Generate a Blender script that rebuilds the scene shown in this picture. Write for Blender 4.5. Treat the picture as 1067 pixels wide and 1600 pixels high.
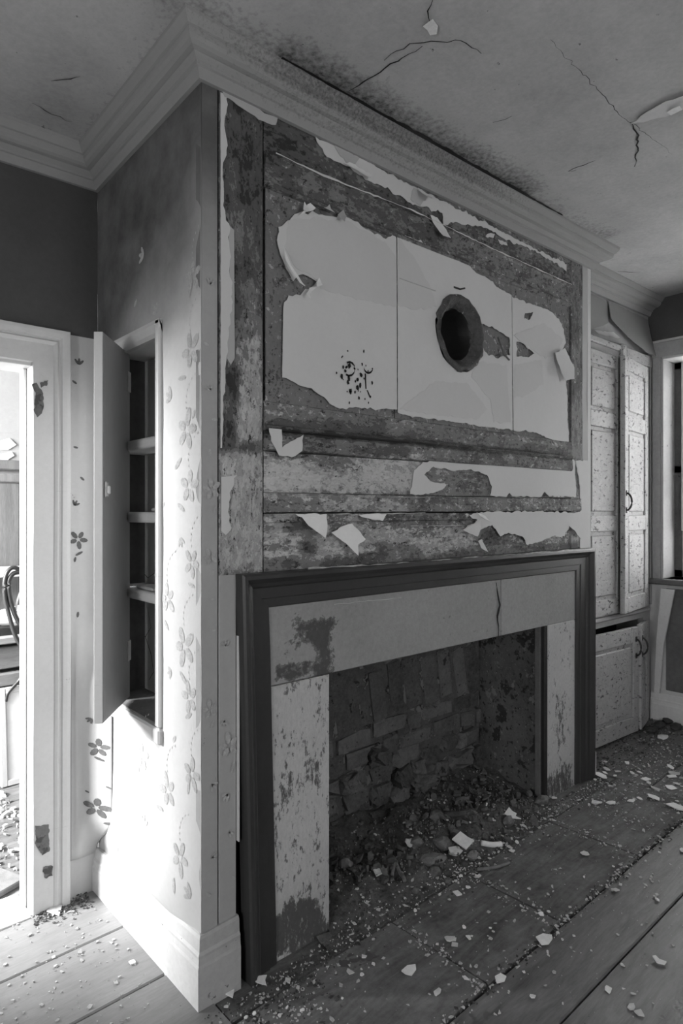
import bpy, bmesh, math, random
import numpy as np
from mathutils import Vector, Matrix, noise, geometry

for o in list(bpy.data.objects):
    bpy.data.objects.remove(o)
SC = bpy.context.scene
COL = SC.collection
R = random.Random(7)

# ------------------------------------------------------------------ camera
CAM = Vector((-0.8828, -1.5983, 1.38))
YAW = math.radians(48.653)
FPX = 994.7
cd = bpy.data.cameras.new('camera')
cd.sensor_fit = 'VERTICAL'; cd.sensor_height = 36.0; cd.lens = FPX / 1600 * 36.0
cd.clip_start = 0.05
cam = bpy.data.objects.new('camera', cd); COL.objects.link(cam)
cam.location = CAM
cam.rotation_euler = (math.pi / 2, 0, YAW - math.pi / 2)
SC.camera = cam

# ------------------------------------------------------------------ world, lights, exposure
W = bpy.data.worlds.new('overcast_sky'); SC.world = W
W.use_nodes = True
W.node_tree.nodes['Background'].inputs[0].default_value = (0.8, 0.8, 0.8, 1)
W.node_tree.nodes['Background'].inputs[1].default_value = 1.0
SC.view_settings.view_transform = 'Standard'
SC.view_settings.look = 'None'
SC.view_settings.gamma = 1.0
SC.view_settings.use_curve_mapping = False
SC.view_settings.exposure = 0.0

def area(name, loc, target, sx, sy, power, spread=180):
    l = bpy.data.lights.new(name, 'AREA'); l.shape = 'RECTANGLE'; l.size = sx; l.size_y = sy
    l.energy = power; l.spread = math.radians(spread)
    o = bpy.data.objects.new(name, l); COL.objects.link(o); o.location = loc
    d = Vector(target) - Vector(loc)
    o.rotation_euler = d.to_track_quat('-Z', 'Y').to_euler()
    return o
# daylight through the windows: the next room, the rear wall (two), the side wall at the right
area('annex_window_daylight', (-2.86, 1.7, 2.05), (0, 0.5, 0.5), 1.3, 0.9, 900)
area('rear_window_daylight', (0.3, -3.75, 1.55), (0.9, 0, 1.2), 1.1, 1.5, 27)
area('far_side_window_daylight', (-2.85, -1.3, 1.25), (0.2, -0.2, 0.5), 0.9, 0.9, 34)
area('side_window_daylight', (3.62, -0.62, 1.65), (0, -0.62, 1.5), 1.36, 1.5, 44)

# ------------------------------------------------------------------ rays: where a point of the photograph lies on a wall or floor plane
AX = Vector((math.cos(YAW), math.sin(YAW), 0)); RT = Vector((math.sin(YAW), -math.cos(YAW), 0)); UP = Vector((0, 0, 1))
def ray(x, y): return AX + RT * ((x - 533.5) / FPX) - UP * ((y - 800) / FPX)
def onY(x, y, Y=0.0): d = ray(x, y); return CAM + d * ((Y - CAM.y) / d.y)
def onX(x, y, X=0.0): d = ray(x, y); return CAM + d * ((X - CAM.x) / d.x)
def zf(x, y): return 0.02 * x - 0.02 * y            # the old floor sags to the left
def zc(x, y): return 2.688 + 0.0145 * x - 0.02 * y  # so does the ceiling
def onF(x, y):
    d = ray(x, y); z = 0.0
    for i in range(6):
        p = CAM + d * ((z - CAM.z) / d.z); z = zf(p.x, p.y)
    return p
def onC(x, y):
    d = ray(x, y); z = 2.7
    for i in range(6):
        p = CAM + d * ((z - CAM.z) / d.z); z = zc(p.x, p.y)
    return p
def topx(X, Y, Z):
    p = Vector((X, Y, Z)) - CAM; d = p.dot(AX)
    return 533.5 + FPX * p.dot(RT) / d, 800 - FPX * p.z / d

# ------------------------------------------------------------------ materials
class NT:
    def __init__(s, name):
        s.m = bpy.data.materials.new(name); s.m.use_nodes = True; s.t = s.m.node_tree
        s.b = s.t.nodes['Principled BSDF']
    def n(s, typ, **kw):
        o = s.t.nodes.new(typ)
        for k, v in kw.items(): setattr(o, k, v)
        return o
    def l(s, a, b): s.t.links.new(a, b)
    def math(s, op, a, b=None, clamp=False):
        o = s.n('ShaderNodeMath', operation=op); o.use_clamp = clamp
        for i, v in enumerate((a, b)):
            if v is None: continue
            if isinstance(v, (int, float)): o.inputs[i].default_value = v
            else: s.l(v, o.inputs[i])
        return o.outputs[0]
    def noise(s, vec, scale, detail=4, rough=0.6, stretch=None):
        if stretch:
            mp = s.n('ShaderNodeMapping'); mp.inputs['Scale'].default_value = stretch
            s.l(vec, mp.inputs[0]); vec = mp.outputs[0]
        o = s.n('ShaderNodeTexNoise'); o.inputs['Scale'].default_value = scale
        o.inputs['Detail'].default_value = detail; o.inputs['Roughness'].default_value = rough
        s.l(vec, o.inputs['Vector']); return o.outputs['Fac']
    def step(s, v, lo, hi):
        o = s.n('ShaderNodeMapRange'); o.clamp = True
        o.inputs['From Min'].default_value = lo; o.inputs['From Max'].default_value = hi
        s.l(v, o.inputs['Value']); return o.outputs['Result']
    def mix(s, f, a, b):
        o = s.n('ShaderNodeMix', data_type='FLOAT')
        for i, v in ((0, f), (2, a), (3, b)):
            if isinstance(v, (int, float)): o.inputs[i].default_value = v
            else: s.l(v, o.inputs[i])
        return o.outputs[0]
    def attr(s, name):
        o = s.n('ShaderNodeAttribute', attribute_name=name); return o.outputs['Fac']
    def vec(s, rnd=False):
        tc = s.n('ShaderNodeTexCoord').outputs['Object']
        if not rnd: return tc, None
        oi = s.n('ShaderNodeObjectInfo'); a = s.n('ShaderNodeVectorMath', operation='ADD')
        m = s.math('MULTIPLY', oi.outputs['Random'], 37.0)
        s.l(tc, a.inputs[0]); s.l(m, a.inputs[1]); return a.outputs[0], oi.outputs['Random']
    def done(s, col, rough, spec=0.3, h=None, bump=0.3, dist=0.004):
        c = s.n('ShaderNodeCombineColor')
        for i in range(3): s.l(col, c.inputs[i])
        s.l(c.outputs[0], s.b.inputs['Base Color'])
        s.b.inputs['Roughness'].default_value = rough
        s.b.inputs['Specular IOR Level'].default_value = spec
        if h is not None:
            bn = s.n('ShaderNodeBump'); bn.inputs['Strength'].default_value = bump; bn.inputs['Distance'].default_value = dist
            s.l(h, bn.inputs['Height']); s.l(bn.outputs[0], s.b.inputs['Normal'])
        return s.m

def M(name, c, var=0.25, vs=5, fine=0.2, fs=70, chips=(), stain=None, rough=0.8, spec=0.25, bump=0.3, dist=0.003, stretch=None, rnd=0.0, swirl=0.0):
    """grey surface: slow mottling, fine grain, chips (threshold, scale, colour, stretch) and stains and darkening where the mesh carries 'stain'"""
    t = NT(name); v, rv = t.vec(True)
    a = t.noise(v, vs, 5, 0.6, stretch); b = t.noise(v, fs, 3, 0.7, stretch)
    k = t.math('ADD', t.math('MULTIPLY', t.math('SUBTRACT', a, 0.5), var * 3.2), t.math('MULTIPLY', t.math('SUBTRACT', b, 0.5), fine * 2.5))
    if swirl:
        w = t.noise(v, 3.2, 5, 0.7, (0.7, 4.5, 1)); t.t.nodes[-1].inputs['Distortion'].default_value = 2.2
        k = t.math('ADD', k, t.math('MULTIPLY', t.math('SUBTRACT', w, 0.5), swirl * 2))
    if rnd: k = t.math('ADD', k, t.math('MULTIPLY', t.math('SUBTRACT', rv, 0.5), rnd * 2))
    col = t.math('MULTIPLY', t.math('MAXIMUM', t.math('ADD', k, 1.0), 0.25), c)
    h = t.math('ADD', t.math('MULTIPLY', a, 0.5), t.math('MULTIPLY', b, 0.5))
    for ch in chips:
        th, sc, cc = ch[:3]
        n = t.noise(v, sc, 4, 0.65, ch[3] if len(ch) > 3 else None)
        f = t.step(n, th, th + 0.025)
        col = t.mix(f, col, cc); h = t.math('SUBTRACT', h, t.math('MULTIPLY', f, 0.6))
    if stain:
        cs, ss = stain[:2]
        n = t.noise(v, ss, 5, 0.65)
        f = t.step(t.math('ADD', t.attr('stain'), t.math('MULTIPLY', t.math('SUBTRACT', n, 0.5), stain[2] if len(stain) > 2 else 1.1)), 0.25, 0.95)
        col = t.mix(f, col, cs)
    return t.done(col, rough, spec, h, bump, dist)

def peel(name, levels, amp=0.75, sc=9, fsc=42, rough=0.75, bump=0.6, stretch=(1, 1, 1), default=None, dist=0.004, flecks=None):
    """layers of old paint: 'tone' on the mesh plus noise picks which layer shows, with hard torn borders"""
    t = NT(name); v, rv = t.vec(True)
    n1 = t.noise(v, sc, 6, 0.72, stretch); n2 = t.noise(v, fsc, 4, 0.7, stretch); n3 = t.noise(v, 3, 3, 0.5)
    tone = t.attr('tone') if default is None else default
    x = t.math('ADD', t.math('MULTIPLY', t.math('SUBTRACT', n1, 0.5), amp * 2.0), t.math('MULTIPLY', t.math('SUBTRACT', n2, 0.5), amp * 0.9))
    x = t.math('ADD', x, tone)
    col = levels[0][1]; h = 0.0
    for i in range(1, len(levels)):
        th, c = levels[i]
        f = t.step(x, th, th + 0.035)
        col = t.mix(f, col, c); h = t.math('ADD', f, h)
    g = t.math('ADD', t.math('MULTIPLY', t.math('SUBTRACT', n2, 0.5), 0.55), t.math('MULTIPLY', t.math('SUBTRACT', n3, 0.5), 0.4))
    if flecks:
        a = t.noise(v, 40, 6, 0.78, stretch); f = t.step(a, 0.59, 0.605); col = t.mix(f, col, flecks[0]); h = t.math('SUBTRACT', h, f)
        b = t.noise(v, 36, 6, 0.75, stretch); e = t.step(t.math('ADD', b, t.math('MULTIPLY', tone, 0.45)), 0.80, 0.815); col = t.mix(e, col, flecks[1]); h = t.math('ADD', h, e)
    col = t.math('MULTIPLY', t.math('MAXIMUM', t.math('ADD', g, 1.0), 0.3), col)
    return t.done(col, rough, 0.25, t.math('ADD', h, t.math('MULTIPLY', n2, 0.8)), bump, dist)

MT = {}
MT['paper'] = M('bare_wall_paper', 0.56, 0.05, 3, 0.03, 60, bump=0.08)
MT['paper_dark'] = M('under_paper', 0.40, 0.06, 3, 0.04, 60, bump=0.08)
MT['paper_dark2'] = M('faded_paper_skin', 0.515, 0.05, 3, 0.03, 60, bump=0.08)
MT['paper_edge'] = M('torn_paper_white', 0.72, 0.05, 5, 0.05, 60, bump=0.1)
MT['wallpaper'] = M('floral_wallpaper', 0.50, 0.07, 2.2, 0.05, 55, chips=((0.74, 28, 0.22),), stain=(0.055, 7, 0.35), bump=0.12)
MT['cornerpaper'] = M('shaded_floral_paper', 0.35, 0.07, 2.2, 0.06, 55, chips=((0.73, 28, 0.16), (0.72, 60, 0.12)), stain=(0.10, 7, 0.5), bump=0.12)  # same floral wallpaper, the front face's shade put into its colour
MT['print'] = M('printed_petals', 0.38, 0.25, 40, 0.3, 160, bump=0.02)
MT['print_dark'] = M('printed_petals_dark', 0.12, 0.25, 40, 0.3, 160, bump=0.02)
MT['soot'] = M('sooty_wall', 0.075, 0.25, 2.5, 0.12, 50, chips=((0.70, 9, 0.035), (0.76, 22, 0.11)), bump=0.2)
MT['plaster'] = M('painted_plaster', 0.55, 0.12, 3, 0.08, 50, chips=((0.72, 9, 0.30),), bump=0.2)
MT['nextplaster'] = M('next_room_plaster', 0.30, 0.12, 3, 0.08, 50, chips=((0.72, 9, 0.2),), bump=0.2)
MT['ceiling'] = M('old_ceiling_paint', 0.41, 0.30, 2.2, 0.16, 60, chips=((0.70, 26, 0.16), (0.74, 60, 0.14), (0.71, 5, 0.22)), stain=(0.035, 60, 1.3), bump=0.25)
MT['cornice'] = M('cornice_paint', 0.27, 0.06, 3, 0.05, 60, chips=((0.77, 40, 0.10),), stain=(0.06, 110, 1.5), bump=0.1)
MT['trimwhite'] = M('white_gloss_trim', 0.54, 0.06, 4, 0.06, 60, chips=((0.72, 14, 0.30), (0.70, 7, 0.42, (1, 1, 26))), bump=0.25, rough=0.5)
MT['trimrot'] = M('rotten_trim', 0.13, 0.3, 12, 0.3, 60, chips=((0.55, 18, 0.07),), bump=0.6)
MT['basewhite'] = M('baseboard_paint', 0.62, 0.12, 5, 0.1, 60, chips=((0.70, 20, 0.18), (0.72, 55, 0.10)), bump=0.3)
MT['basegrey'] = M('shaded_trim_paint', 0.36, 0.14, 5, 0.12, 60, chips=((0.68, 20, 0.14), (0.70, 55, 0.08)), bump=0.3)  # baseboard paint with the less lit front side put into the colour
MT['peel'] = peel('peeling_paint', [(0, 0.035), (0.18, 0.09), (0.36, 0.17), (0.54, 0.31), (0.72, 0.46)], 0.62, 9, 60, stretch=(0.75, 1, 1.35), flecks=(0.03, 0.48))
MT['peelv'] = peel('peeling_paint_upright', [(0, 0.035), (0.18, 0.09), (0.36, 0.17), (0.54, 0.31), (0.72, 0.46)], 0.62, 10, 60, stretch=(1.4, 1.4, 0.7), flecks=(0.03, 0.42))
MT['bare'] = peel('scraped_panel', [(0, 0.10), (0.30, 0.17), (0.6, 0.24), (0.8, 0.34)], 0.6, 9, 60, default=0.47, flecks=(0.04, 0.4))
MT['darkwood'] = M('black_painted_moulding', 0.036, 0.25, 4, 0.2, 60, chips=((0.78, 45, 0.20),), rough=0.42, spec=0.45, bump=0.15)
MT['lintel'] = peel('lintel_paint', [(0, 0.075), (0.20, 0.13), (0.30, 0.27), (0.85, 0.34)], 0.55, 14, 70, bump=0.35)
MT['jamb'] = peel('jamb_paint', [(0, 0.09), (0.22, 0.17), (0.34, 0.42), (0.9, 0.5)], 0.75, 26, 80, stretch=(1.8, 1, 0.8), bump=0.5)
MT['brick'] = M('sooted_brick', 0.12, 0.35, 9, 0.45, 60, chips=((0.66, 14, 0.04), (0.64, 55, 0.05), (0.68, 70, 0.2)), rnd=0.34, bump=1.0, dist=0.008)
MT['mortar'] = M('crumbled_mortar', 0.10, 0.35, 14, 0.35, 70, chips=((0.56, 11, 0.19), (0.62, 30, 0.04)), bump=1.0, dist=0.01)
MT['stone'] = M('hearth_stone', 0.14, 0.35, 12, 0.45, 60, chips=((0.64, 50, 0.05),), rnd=0.3, bump=0.6, dist=0.006)
MT['cheek'] = M('sooty_render', 0.11, 0.45, 4, 0.35, 38, chips=((0.56, 6, 0.035), (0.59, 13, 0.19), (0.60, 45, 0.03), (0.63, 60, 0.24)), bump=0.7, dist=0.006)
MT['ash'] = M('ash_and_soil', 0.085, 0.4, 9, 0.5, 110, chips=((0.66, 90, 0.16),), bump=1.0, dist=0.01)
MT['plank'] = M('worn_floorboard', 0.115, 0.4, 4, 0.35, 60, chips=((0.68, 60, 0.06), (0.70, 95, 0.28), (0.66, 5, 0.085)), rnd=0.15, rough=0.42, spec=0.6, bump=0.3, stretch=(0.35, 2.2, 1), swirl=0.9)
MT['plank_pale'] = M('dusty_lit_floorboard', 0.21, 0.22, 4, 0.2, 60, chips=((0.70, 60, 0.09), (0.74, 90, 0.36)), rnd=0.1, rough=0.45, spec=0.5, bump=0.3, stretch=(0.35, 2.2, 1))  # pale from dust, with the doorway light also put into the colour
MT['slab'] = M('hearth_slab', 0.12, 0.4, 5, 0.35, 50, chips=((0.70, 80, 0.25), (0.66, 7, 0.08)), rnd=0.12, rough=0.7, bump=0.4, swirl=0.9)
MT['gap'] = M('black_gap', 0.012, 0.1, 5, 0.1, 50)
MT['chip'] = M('plaster_flake', 0.62, 0.12, 20, 0.15, 90, rnd=0.22, bump=0.3)
MT['debris'] = M('mixed_crumbs', 0.42, 0.5, 30, 0.3, 90, bump=0.3)
MT['darkdebris'] = M('dark_crumbs', 0.06, 0.5, 30, 0.3, 90, bump=0.3)
MT['cup'] = M('alligatored_cupboard_paint', 0.38, 0.14, 5, 0.22, 45, chips=((0.60, 30, 0.12, (1, 1, 1.7)), (0.63, 60, 0.16, (1, 1, 2.2)), (0.70, 60, 0.6)), bump=0.8, dist=0.006, rough=0.55)
MT['cupframe'] = M('cupboard_frame_paint', 0.34, 0.12, 5, 0.15, 50, chips=((0.70, 30, 0.12),), bump=0.4)
MT['iron'] = M('black_iron', 0.02, 0.2, 10, 0.2, 80, rough=0.45, spec=0.5)
MT['oldwood'] = M('bare_old_wood', 0.16, 0.3, 4, 0.25, 40, rnd=0.2, stretch=(6, 6, 0.5), bump=0.4)
MT['benchwood'] = M('bench_timber', 0.20, 0.3, 4, 0.25, 40, rnd=0.2, stretch=(0.6, 6, 6), bump=0.4)
MT['doorin'] = M('door_paint_grey', 0.28, 0.10, 2, 0.08, 50, chips=((0.76, 30, 0.12),), bump=0.1, stretch=(1, 1, 0.5))
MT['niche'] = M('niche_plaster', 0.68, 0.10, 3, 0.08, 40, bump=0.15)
MT['nichedark'] = M('niche_plaster_dark', 0.13, 0.25, 5, 0.2, 40, bump=0.3)  # dark plaster; puts the shade of the unlit niche sides into the colour
MT['rubber'] = M('black_rubber', 0.03, 0.1, 10, 0.1, 80, rough=0.4, spec=0.5)
MT['sash'] = M('dark_sash_paint', 0.12, 0.3, 10, 0.2, 60, chips=((0.66, 24, 0.03),), bump=0.5)
MT['tin'] = M('old_tin', 0.45, 0.2, 8, 0.2, 90, rough=0.35, spec=0.5)
MT['crust'] = M('cement_crust', 0.075, 0.5, 16, 0.5, 70, chips=((0.66, 40, 0.34),), bump=1.0, dist=0.008)
gm = NT('window_glass'); gm.b.inputs['Base Color'].default_value = (0.9, 0.9, 0.9, 1); gm.b.inputs['Roughness'].default_value = 0.05
gm.b.inputs['Transmission Weight'].default_value = 1.0; gm.b.inputs['IOR'].default_value = 1.05; MT['glass'] = gm.m

# ------------------------------------------------------------------ object helpers
def link(o, parent=None):
    COL.objects.link(o)
    if parent is not None:
        o.parent = parent
        o.matrix_parent_inverse = Matrix.Translation(-Vector(parent.location)) if parent.rotation_euler.to_quaternion().angle < 1e-6 else parent.matrix_basis.inverted()
    return o
def mesh(name, vs, fs, m, parent=None, smooth=False, kind=None, attr=None):
    me = bpy.data.meshes.new(name); me.from_pydata([tuple(v) for v in vs], [], fs); me.update()
    if m: me.materials.append(MT[m] if isinstance(m, str) else m)
    if smooth:
        me.polygons.foreach_set('use_smooth', [True] * len(me.polygons))
    if attr:
        for k, a in attr.items():
            at = me.attributes.new(k, 'FLOAT', 'POINT'); at.data.foreach_set('value', np.asarray(a, dtype=np.float32))
    o = bpy.data.objects.new(name, me); link(o, parent)
    if kind: o['kind'] = kind
    return o
def from_bm(name, bm, m, parent=None, smooth=False, kind=None):
    bmesh.ops.recalc_face_normals(bm, faces=bm.faces)
    me = bpy.data.meshes.new(name); bm.to_mesh(me); bm.free()
    if m: me.materials.append(MT[m])
    if smooth: me.polygons.foreach_set('use_smooth', [True] * len(me.polygons))
    o = bpy.data.objects.new(name, me); link(o, parent)
    if kind: o['kind'] = kind
    return o
def thing(name, label, cat, loc=(0, 0, 0), group=None):
    o = bpy.data.objects.new(name, None); o.empty_display_size = 0.1; COL.objects.link(o)
    o.location = loc; o['label'] = label; o['category'] = cat
    if group: o['group'] = group
    return o
def tag(o, label, cat, group=None):
    o['label'] = label; o['category'] = cat
    if group: o['group'] = group
    return o
def bm_box(bm, x0, x1, y0, y1, z0, z1, bev=0.0, mat=None, seg=1):
    r = bmesh.ops.create_cube(bm, size=1.0)
    M4 = Matrix.Translation(((x0 + x1) / 2, (y0 + y1) / 2, (z0 + z1) / 2)) @ Matrix.Diagonal((abs(x1 - x0), abs(y1 - y0), abs(z1 - z0), 1))
    if mat is not None: M4 = mat @ M4
    bmesh.ops.transform(bm, matrix=M4, verts=r['verts'])
    if bev:
        es = list({e for v in r['verts'] for e in v.link_edges})
        bmesh.ops.bevel(bm, geom=es, offset=bev, segments=seg, affect='EDGES', profile=0.5)
def box(name, x0, x1, y0, y1, z0, z1, m, parent=None, bev=0.003, kind=None, mat=None):
    bm = bmesh.new(); bm_box(bm, x0, x1, y0, y1, z0, z1, bev, mat); return from_bm(name, bm, m, parent, kind=kind)
def boxes(name, L, m, parent=None, kind=None, bev=0.0):
    bm = bmesh.new()
    for b in L: bm_box(bm, *b, bev)
    return from_bm(name, bm, m, parent, kind=kind)
def torn(loop, seg=0.012, jit=0.003, seed=0):
    r = random.Random(seed); out = []
    n = len(loop)
    for i in range(n):
        a = Vector(loop[i]); b = Vector(loop[(i + 1) % n]); d = b - a; L = d.length
        k = max(1, int(L / seg)); nn = Vector((-d.y, d.x)).normalized() if L > 1e-9 else Vector((0, 0))
        jj = 0.15 * jit if (L > 0.13 and abs(d.x) < 0.06 * L) else jit       # joints stay straight
        for j in range(k):
            p = a + d * (j / k)
            if j: p = p + nn * jj * (2.2 * nz(p.x, p.y, seed, 28) + 1.6 * nz(p.x, p.y, seed, 75) + r.uniform(-0.4, 0.4))
            out.append((p.x, p.y))
    return out
def fill(loops, d0, d1, fmap, name, m, parent=None, kind=None, curl=None, sub=0, smooth=False):
    """thin solid between depth d0 (seen face) and d1; loops in (u,v); fmap(u,v,d)->xyz; curl(u,v)->extra depth"""
    bm = bmesh.new()
    for lp in loops:
        vs = [bm.verts.new((p[0], p[1], 0)) for p in lp]
        for i in range(len(vs)): bm.edges.new((vs[i], vs[(i + 1) % len(vs)]))
    bmesh.ops.triangle_fill(bm, use_beauty=True, edges=bm.edges[:], normal=(0, 0, 1))
    for i in range(sub):
        es = [e for e in bm.edges if e.calc_length() > 0.018]
        bmesh.ops.subdivide_edges(bm, edges=es, cuts=1)
        bmesh.ops.triangulate(bm, faces=bm.faces[:])
    r = bmesh.ops.extrude_face_region(bm, geom=bm.faces[:])
    for e in r['geom']:
        if isinstance(e, bmesh.types.BMVert): e.co.z = d1 - d0
    for v in bm.verts:
        u, w, d = v.co
        v.co = fmap(u, w, d0 + d + (curl(u, w) if curl else 0.0))
    return from_bm(name, bm, m, parent, smooth=smooth, kind=kind)
fY = lambda Y: (lambda u, v, d: Vector((u, Y + d, v)))
def pxY(P, Y=0.0): return [(p.x, p.z) for p in (onY(x, y, Y) for x, y in P)]
def tube(name, pts, r, m, parent=None, n=8, kind=None, closed=False):
    vs, fs = [], []; pts = [Vector(p) for p in pts]; N = len(pts)
    for i, p in enumerate(pts):
        a = pts[i - 1] if (i or closed) else p; b = pts[(i + 1) % N] if (i < N - 1 or closed) else p
        t = (b - a).normalized(); q = t.to_track_quat('Z', 'Y')
        rr = r(i / (N - 1)) if callable(r) else r
        for k in range(n):
            an = 2 * math.pi * k / n
            vs.append(p + q @ Vector((math.cos(an) * rr, math.sin(an) * rr, 0)))
    for i in range(N if closed else N - 1):
        for k in range(n):
            j = (i + 1) % N
            fs.append((i * n + k, i * n + (k + 1) % n, j * n + (k + 1) % n, j * n + k))
    if not closed:
        fs.append(tuple(range(n))[::-1]); fs.append(tuple((N - 1) * n + k for k in range(n)))
    return mesh(name, vs, fs, m, parent, smooth=True, kind=kind)
def spline(pts, k=6):
    out = []; P = [Vector(p) for p in pts]
    for i in range(len(P) - 1):
        p0, p1, p2, p3 = P[max(0, i - 1)], P[i], P[i + 1], P[min(len(P) - 1, i + 2)]
        for j in range(k):
            t = j / k
            out.append(0.5 * ((2 * p1) + (-p0 + p2) * t + (2 * p0 - 5 * p1 + 4 * p2 - p3) * t * t + (-p0 + 3 * p1 - 3 * p2 + p3) * t ** 3))
    out.append(P[-1]); return out
def inpoly(px, py, poly):
    x, y = np.asarray(px), np.asarray(py); c = np.zeros(x.shape, bool); n = len(poly)
    for i in range(n):
        x1, y1 = poly[i]; x2, y2 = poly[(i + 1) % n]
        if y1 == y2: continue
        c ^= ((y1 > y) != (y2 > y)) & (x < (x2 - x1) * (y - y1) / (y2 - y1) + x1)
    return c
def soft(px, py, poly, fe):
    s = np.zeros(np.shape(px)); k = 0
    for dx in (-1, -0.5, 0, 0.5, 1):
        for dy in (-1, -0.5, 0, 0.5, 1):
            s += inpoly(px + dx * fe, py + dy * fe, poly); k += 1
    return s / k
def nz(x, y, z=0.0, s=1.0): return noise.noise(Vector((x * s, y * s, z * s)))

# ================================================================== SETTING
X1, Y1, YA, XR = 2.218, 0.776, 0.17, 3.3     # chimney breast width, its depth, alcove plane, right wall
YB, XL = -3.6, -2.6                          # rear wall, far side wall (both behind the camera)

# floor: a dark base under single boards that all run along the fireplace, and slabs before the hearth
fb = mesh('floor', [(XL - 0.3, YB, zf(XL, YB) - 0.06), (XR + 0.2, YB, zf(XR, YB) - 0.06), (XR + 0.2, 2.7, zf(XR, 2.7) - 0.06), (XL - 0.3, 2.7, zf(XL, 2.7) - 0.06),
          (XL - 0.3, YB, -0.3), (XR + 0.2, YB, -0.3), (XR + 0.2, 2.7, -0.3), (XL - 0.3, 2.7, -0.3)],
          [(0, 1, 2, 3), (7, 6, 5, 4), (0, 4, 5, 1), (1, 5, 6, 2), (2, 6, 7, 3), (3, 7, 4, 0)], 'gap', kind='structure')
def plank(x0, x1, y0, y1, m='plank', g=0.0025, name='plank', lift=0.0, rnd=0.0):
    bm = bmesh.new(); n = max(1, int((x1 - x0) / 0.25)); a = R.uniform(-1, 1) * 0.001
    xs = [x0 + g + (x1 - x0 - 2 * g) * i / n for i in range(n + 1)]
    secs = []
    for i, x in enumerate(xs):
        w0 = y0 + g + 0.002 * nz(x * 2, y0 * 7, 3); w1 = y1 - g + 0.002 * nz(x * 2, y1 * 7, 3)
        if rnd and i in (0, n): w0 += rnd; w1 -= rnd * 0.6
        up = lift + 0.0016 * nz(x * 1.5, y0 * 9, 5) + a
        b = 0.004
        P = [(w0, -0.04), (w0, -b), (w0 + b, 0), (w1 - b, 0), (w1, -b), (w1, -0.04)]
        secs.append([bm.verts.new((x, y, zf(x, y) + up + z)) for y, z in P])
    for i in range(n):
        for k in range(6):
            bm.faces.new((secs[i][k], secs[i][(k + 1) % 6], secs[i + 1][(k + 1) % 6], secs[i + 1][k]))
    bm.faces.new(secs[0][::-1]); bm.faces.new(secs[-1])
    return from_bm(name, bm, m, fb)
seams = [-3.6, -3.3, -3.05, -2.78, -2.5, -2.25, -1.98, -1.72, -1.46, -1.20, -0.96, -0.715, -0.51]
for a, b in zip(seams, seams[1:]):
    s = R.uniform(-0.5, 1.5)
    if b > -1.0: s = 2.75 if b > -0.6 else -0.45
    plank(XL, s, a, b); plank(s, XR, a, b)
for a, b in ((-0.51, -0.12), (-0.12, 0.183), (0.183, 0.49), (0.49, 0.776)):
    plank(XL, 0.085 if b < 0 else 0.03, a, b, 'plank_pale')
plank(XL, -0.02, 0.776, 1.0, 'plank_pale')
for a, b in ((-0.51, -0.27), (-0.27, -0.05), (-0.05, 0.20)): plank(2.26, XR, a, b)
for a, b in ((1.0, 1.27), (1.27, 1.55), (1.55, 1.8), (1.8, 2.1), (2.1, 2.36), (2.36, 2.62)): plank(XL - 0.2, 1.2, a, b)
for x0, x1, y0, y1 in ((0.085, 0.64, -0.512, -0.11), (0.64, 1.045, -0.512, -0.11), (1.045, 1.62, -0.512, -0.11), (1.62, 2.26, -0.51, -0.11)):
    plank(x0, x1, y0, y1, 'slab', 0.0035, 'hearth_slab', 0.001, 0.007)
plank(0.03, 2.26, -0.11, 0.02, 'slab', 0.004, 'hearth_slab', -0.004)
plank(0.3, 2.05, 0.02, 0.55, 'slab', 0.004, 'hearth_slab', -0.008)

# ceiling with mould along the chimney cornice
def grid(nu, nv, f):
    vs = [f(i / nu, j / nv) for j in range(nv + 1) for i in range(nu + 1)]
    fs = [(j * (nu + 1) + i, j * (nu + 1) + i + 1, (j + 1) * (nu + 1) + i + 1, (j + 1) * (nu + 1) + i) for j in range(nv) for i in range(nu)]
    return vs, fs
def cpt(a, b):
    x = XL - 0.05 + (XR + 0.1 - XL) * a; y = YB + (1.0 - YB) * b
    return Vector((x, y, zc(x, y) + 0.004 * nz(x, y, 1, 2.2)))
vs, fs = grid(120, 90, cpt)
st = []
for v in vs:
    s = 0.0
    d = abs(v.y + 0.11)
    if -0.2 < v.x < 2.2 and v.y < 0: s = max(s, (0.75 if 0.2 < v.x < 1.5 else 0.42) * math.exp(-(d / 0.11) ** 2) + 0.12 * nz(v.x, v.y, 4, 5))
    if v.x < 0 and v.y > -0.2: s = max(s, 0.30 * math.exp(-(abs(v.x + 0.1) / 0.07) ** 2))
    s = max(s, 0.38 * math.exp(-((v.x + 0.08) ** 2 + (v.y + 0.12) ** 2) / 0.03))
    st.append(s)
ceil = mesh('ceiling', vs, [f[::-1] for f in fs], 'ceiling', smooth=True, kind='structure', attr={'stain': st})
box('roof_slab', XL - 0.3, XR + 0.3, YB - 0.1, 2.75, 2.86, 2.95, 'gap', ceil, 0)
def ribbon(name, pts, w, m, parent, nrm, off=0.0012):
    P = [Vector(p) for p in pts]; vs, fs = [], []; nrm = Vector(nrm)
    for i, p in enumerate(P):
        t = (P[min(i + 1, len(P) - 1)] - P[max(0, i - 1)]).normalized(); s = t.cross(nrm).normalized()
        ww = w * (0.25 + 0.75 * math.sin(math.pi * min(0.95, max(0.05, i / max(1, len(P) - 1))))) * R.uniform(0.6, 1.3)
        vs += [p + s * ww / 2 + nrm * off, p - s * ww / 2 + nrm * off]
    for i in range(len(P) - 1): fs.append((2 * i, 2 * i + 1, 2 * i + 3, 2 * i + 2))
    return mesh(name, vs, fs, m, parent, kind='stuff')
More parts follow.
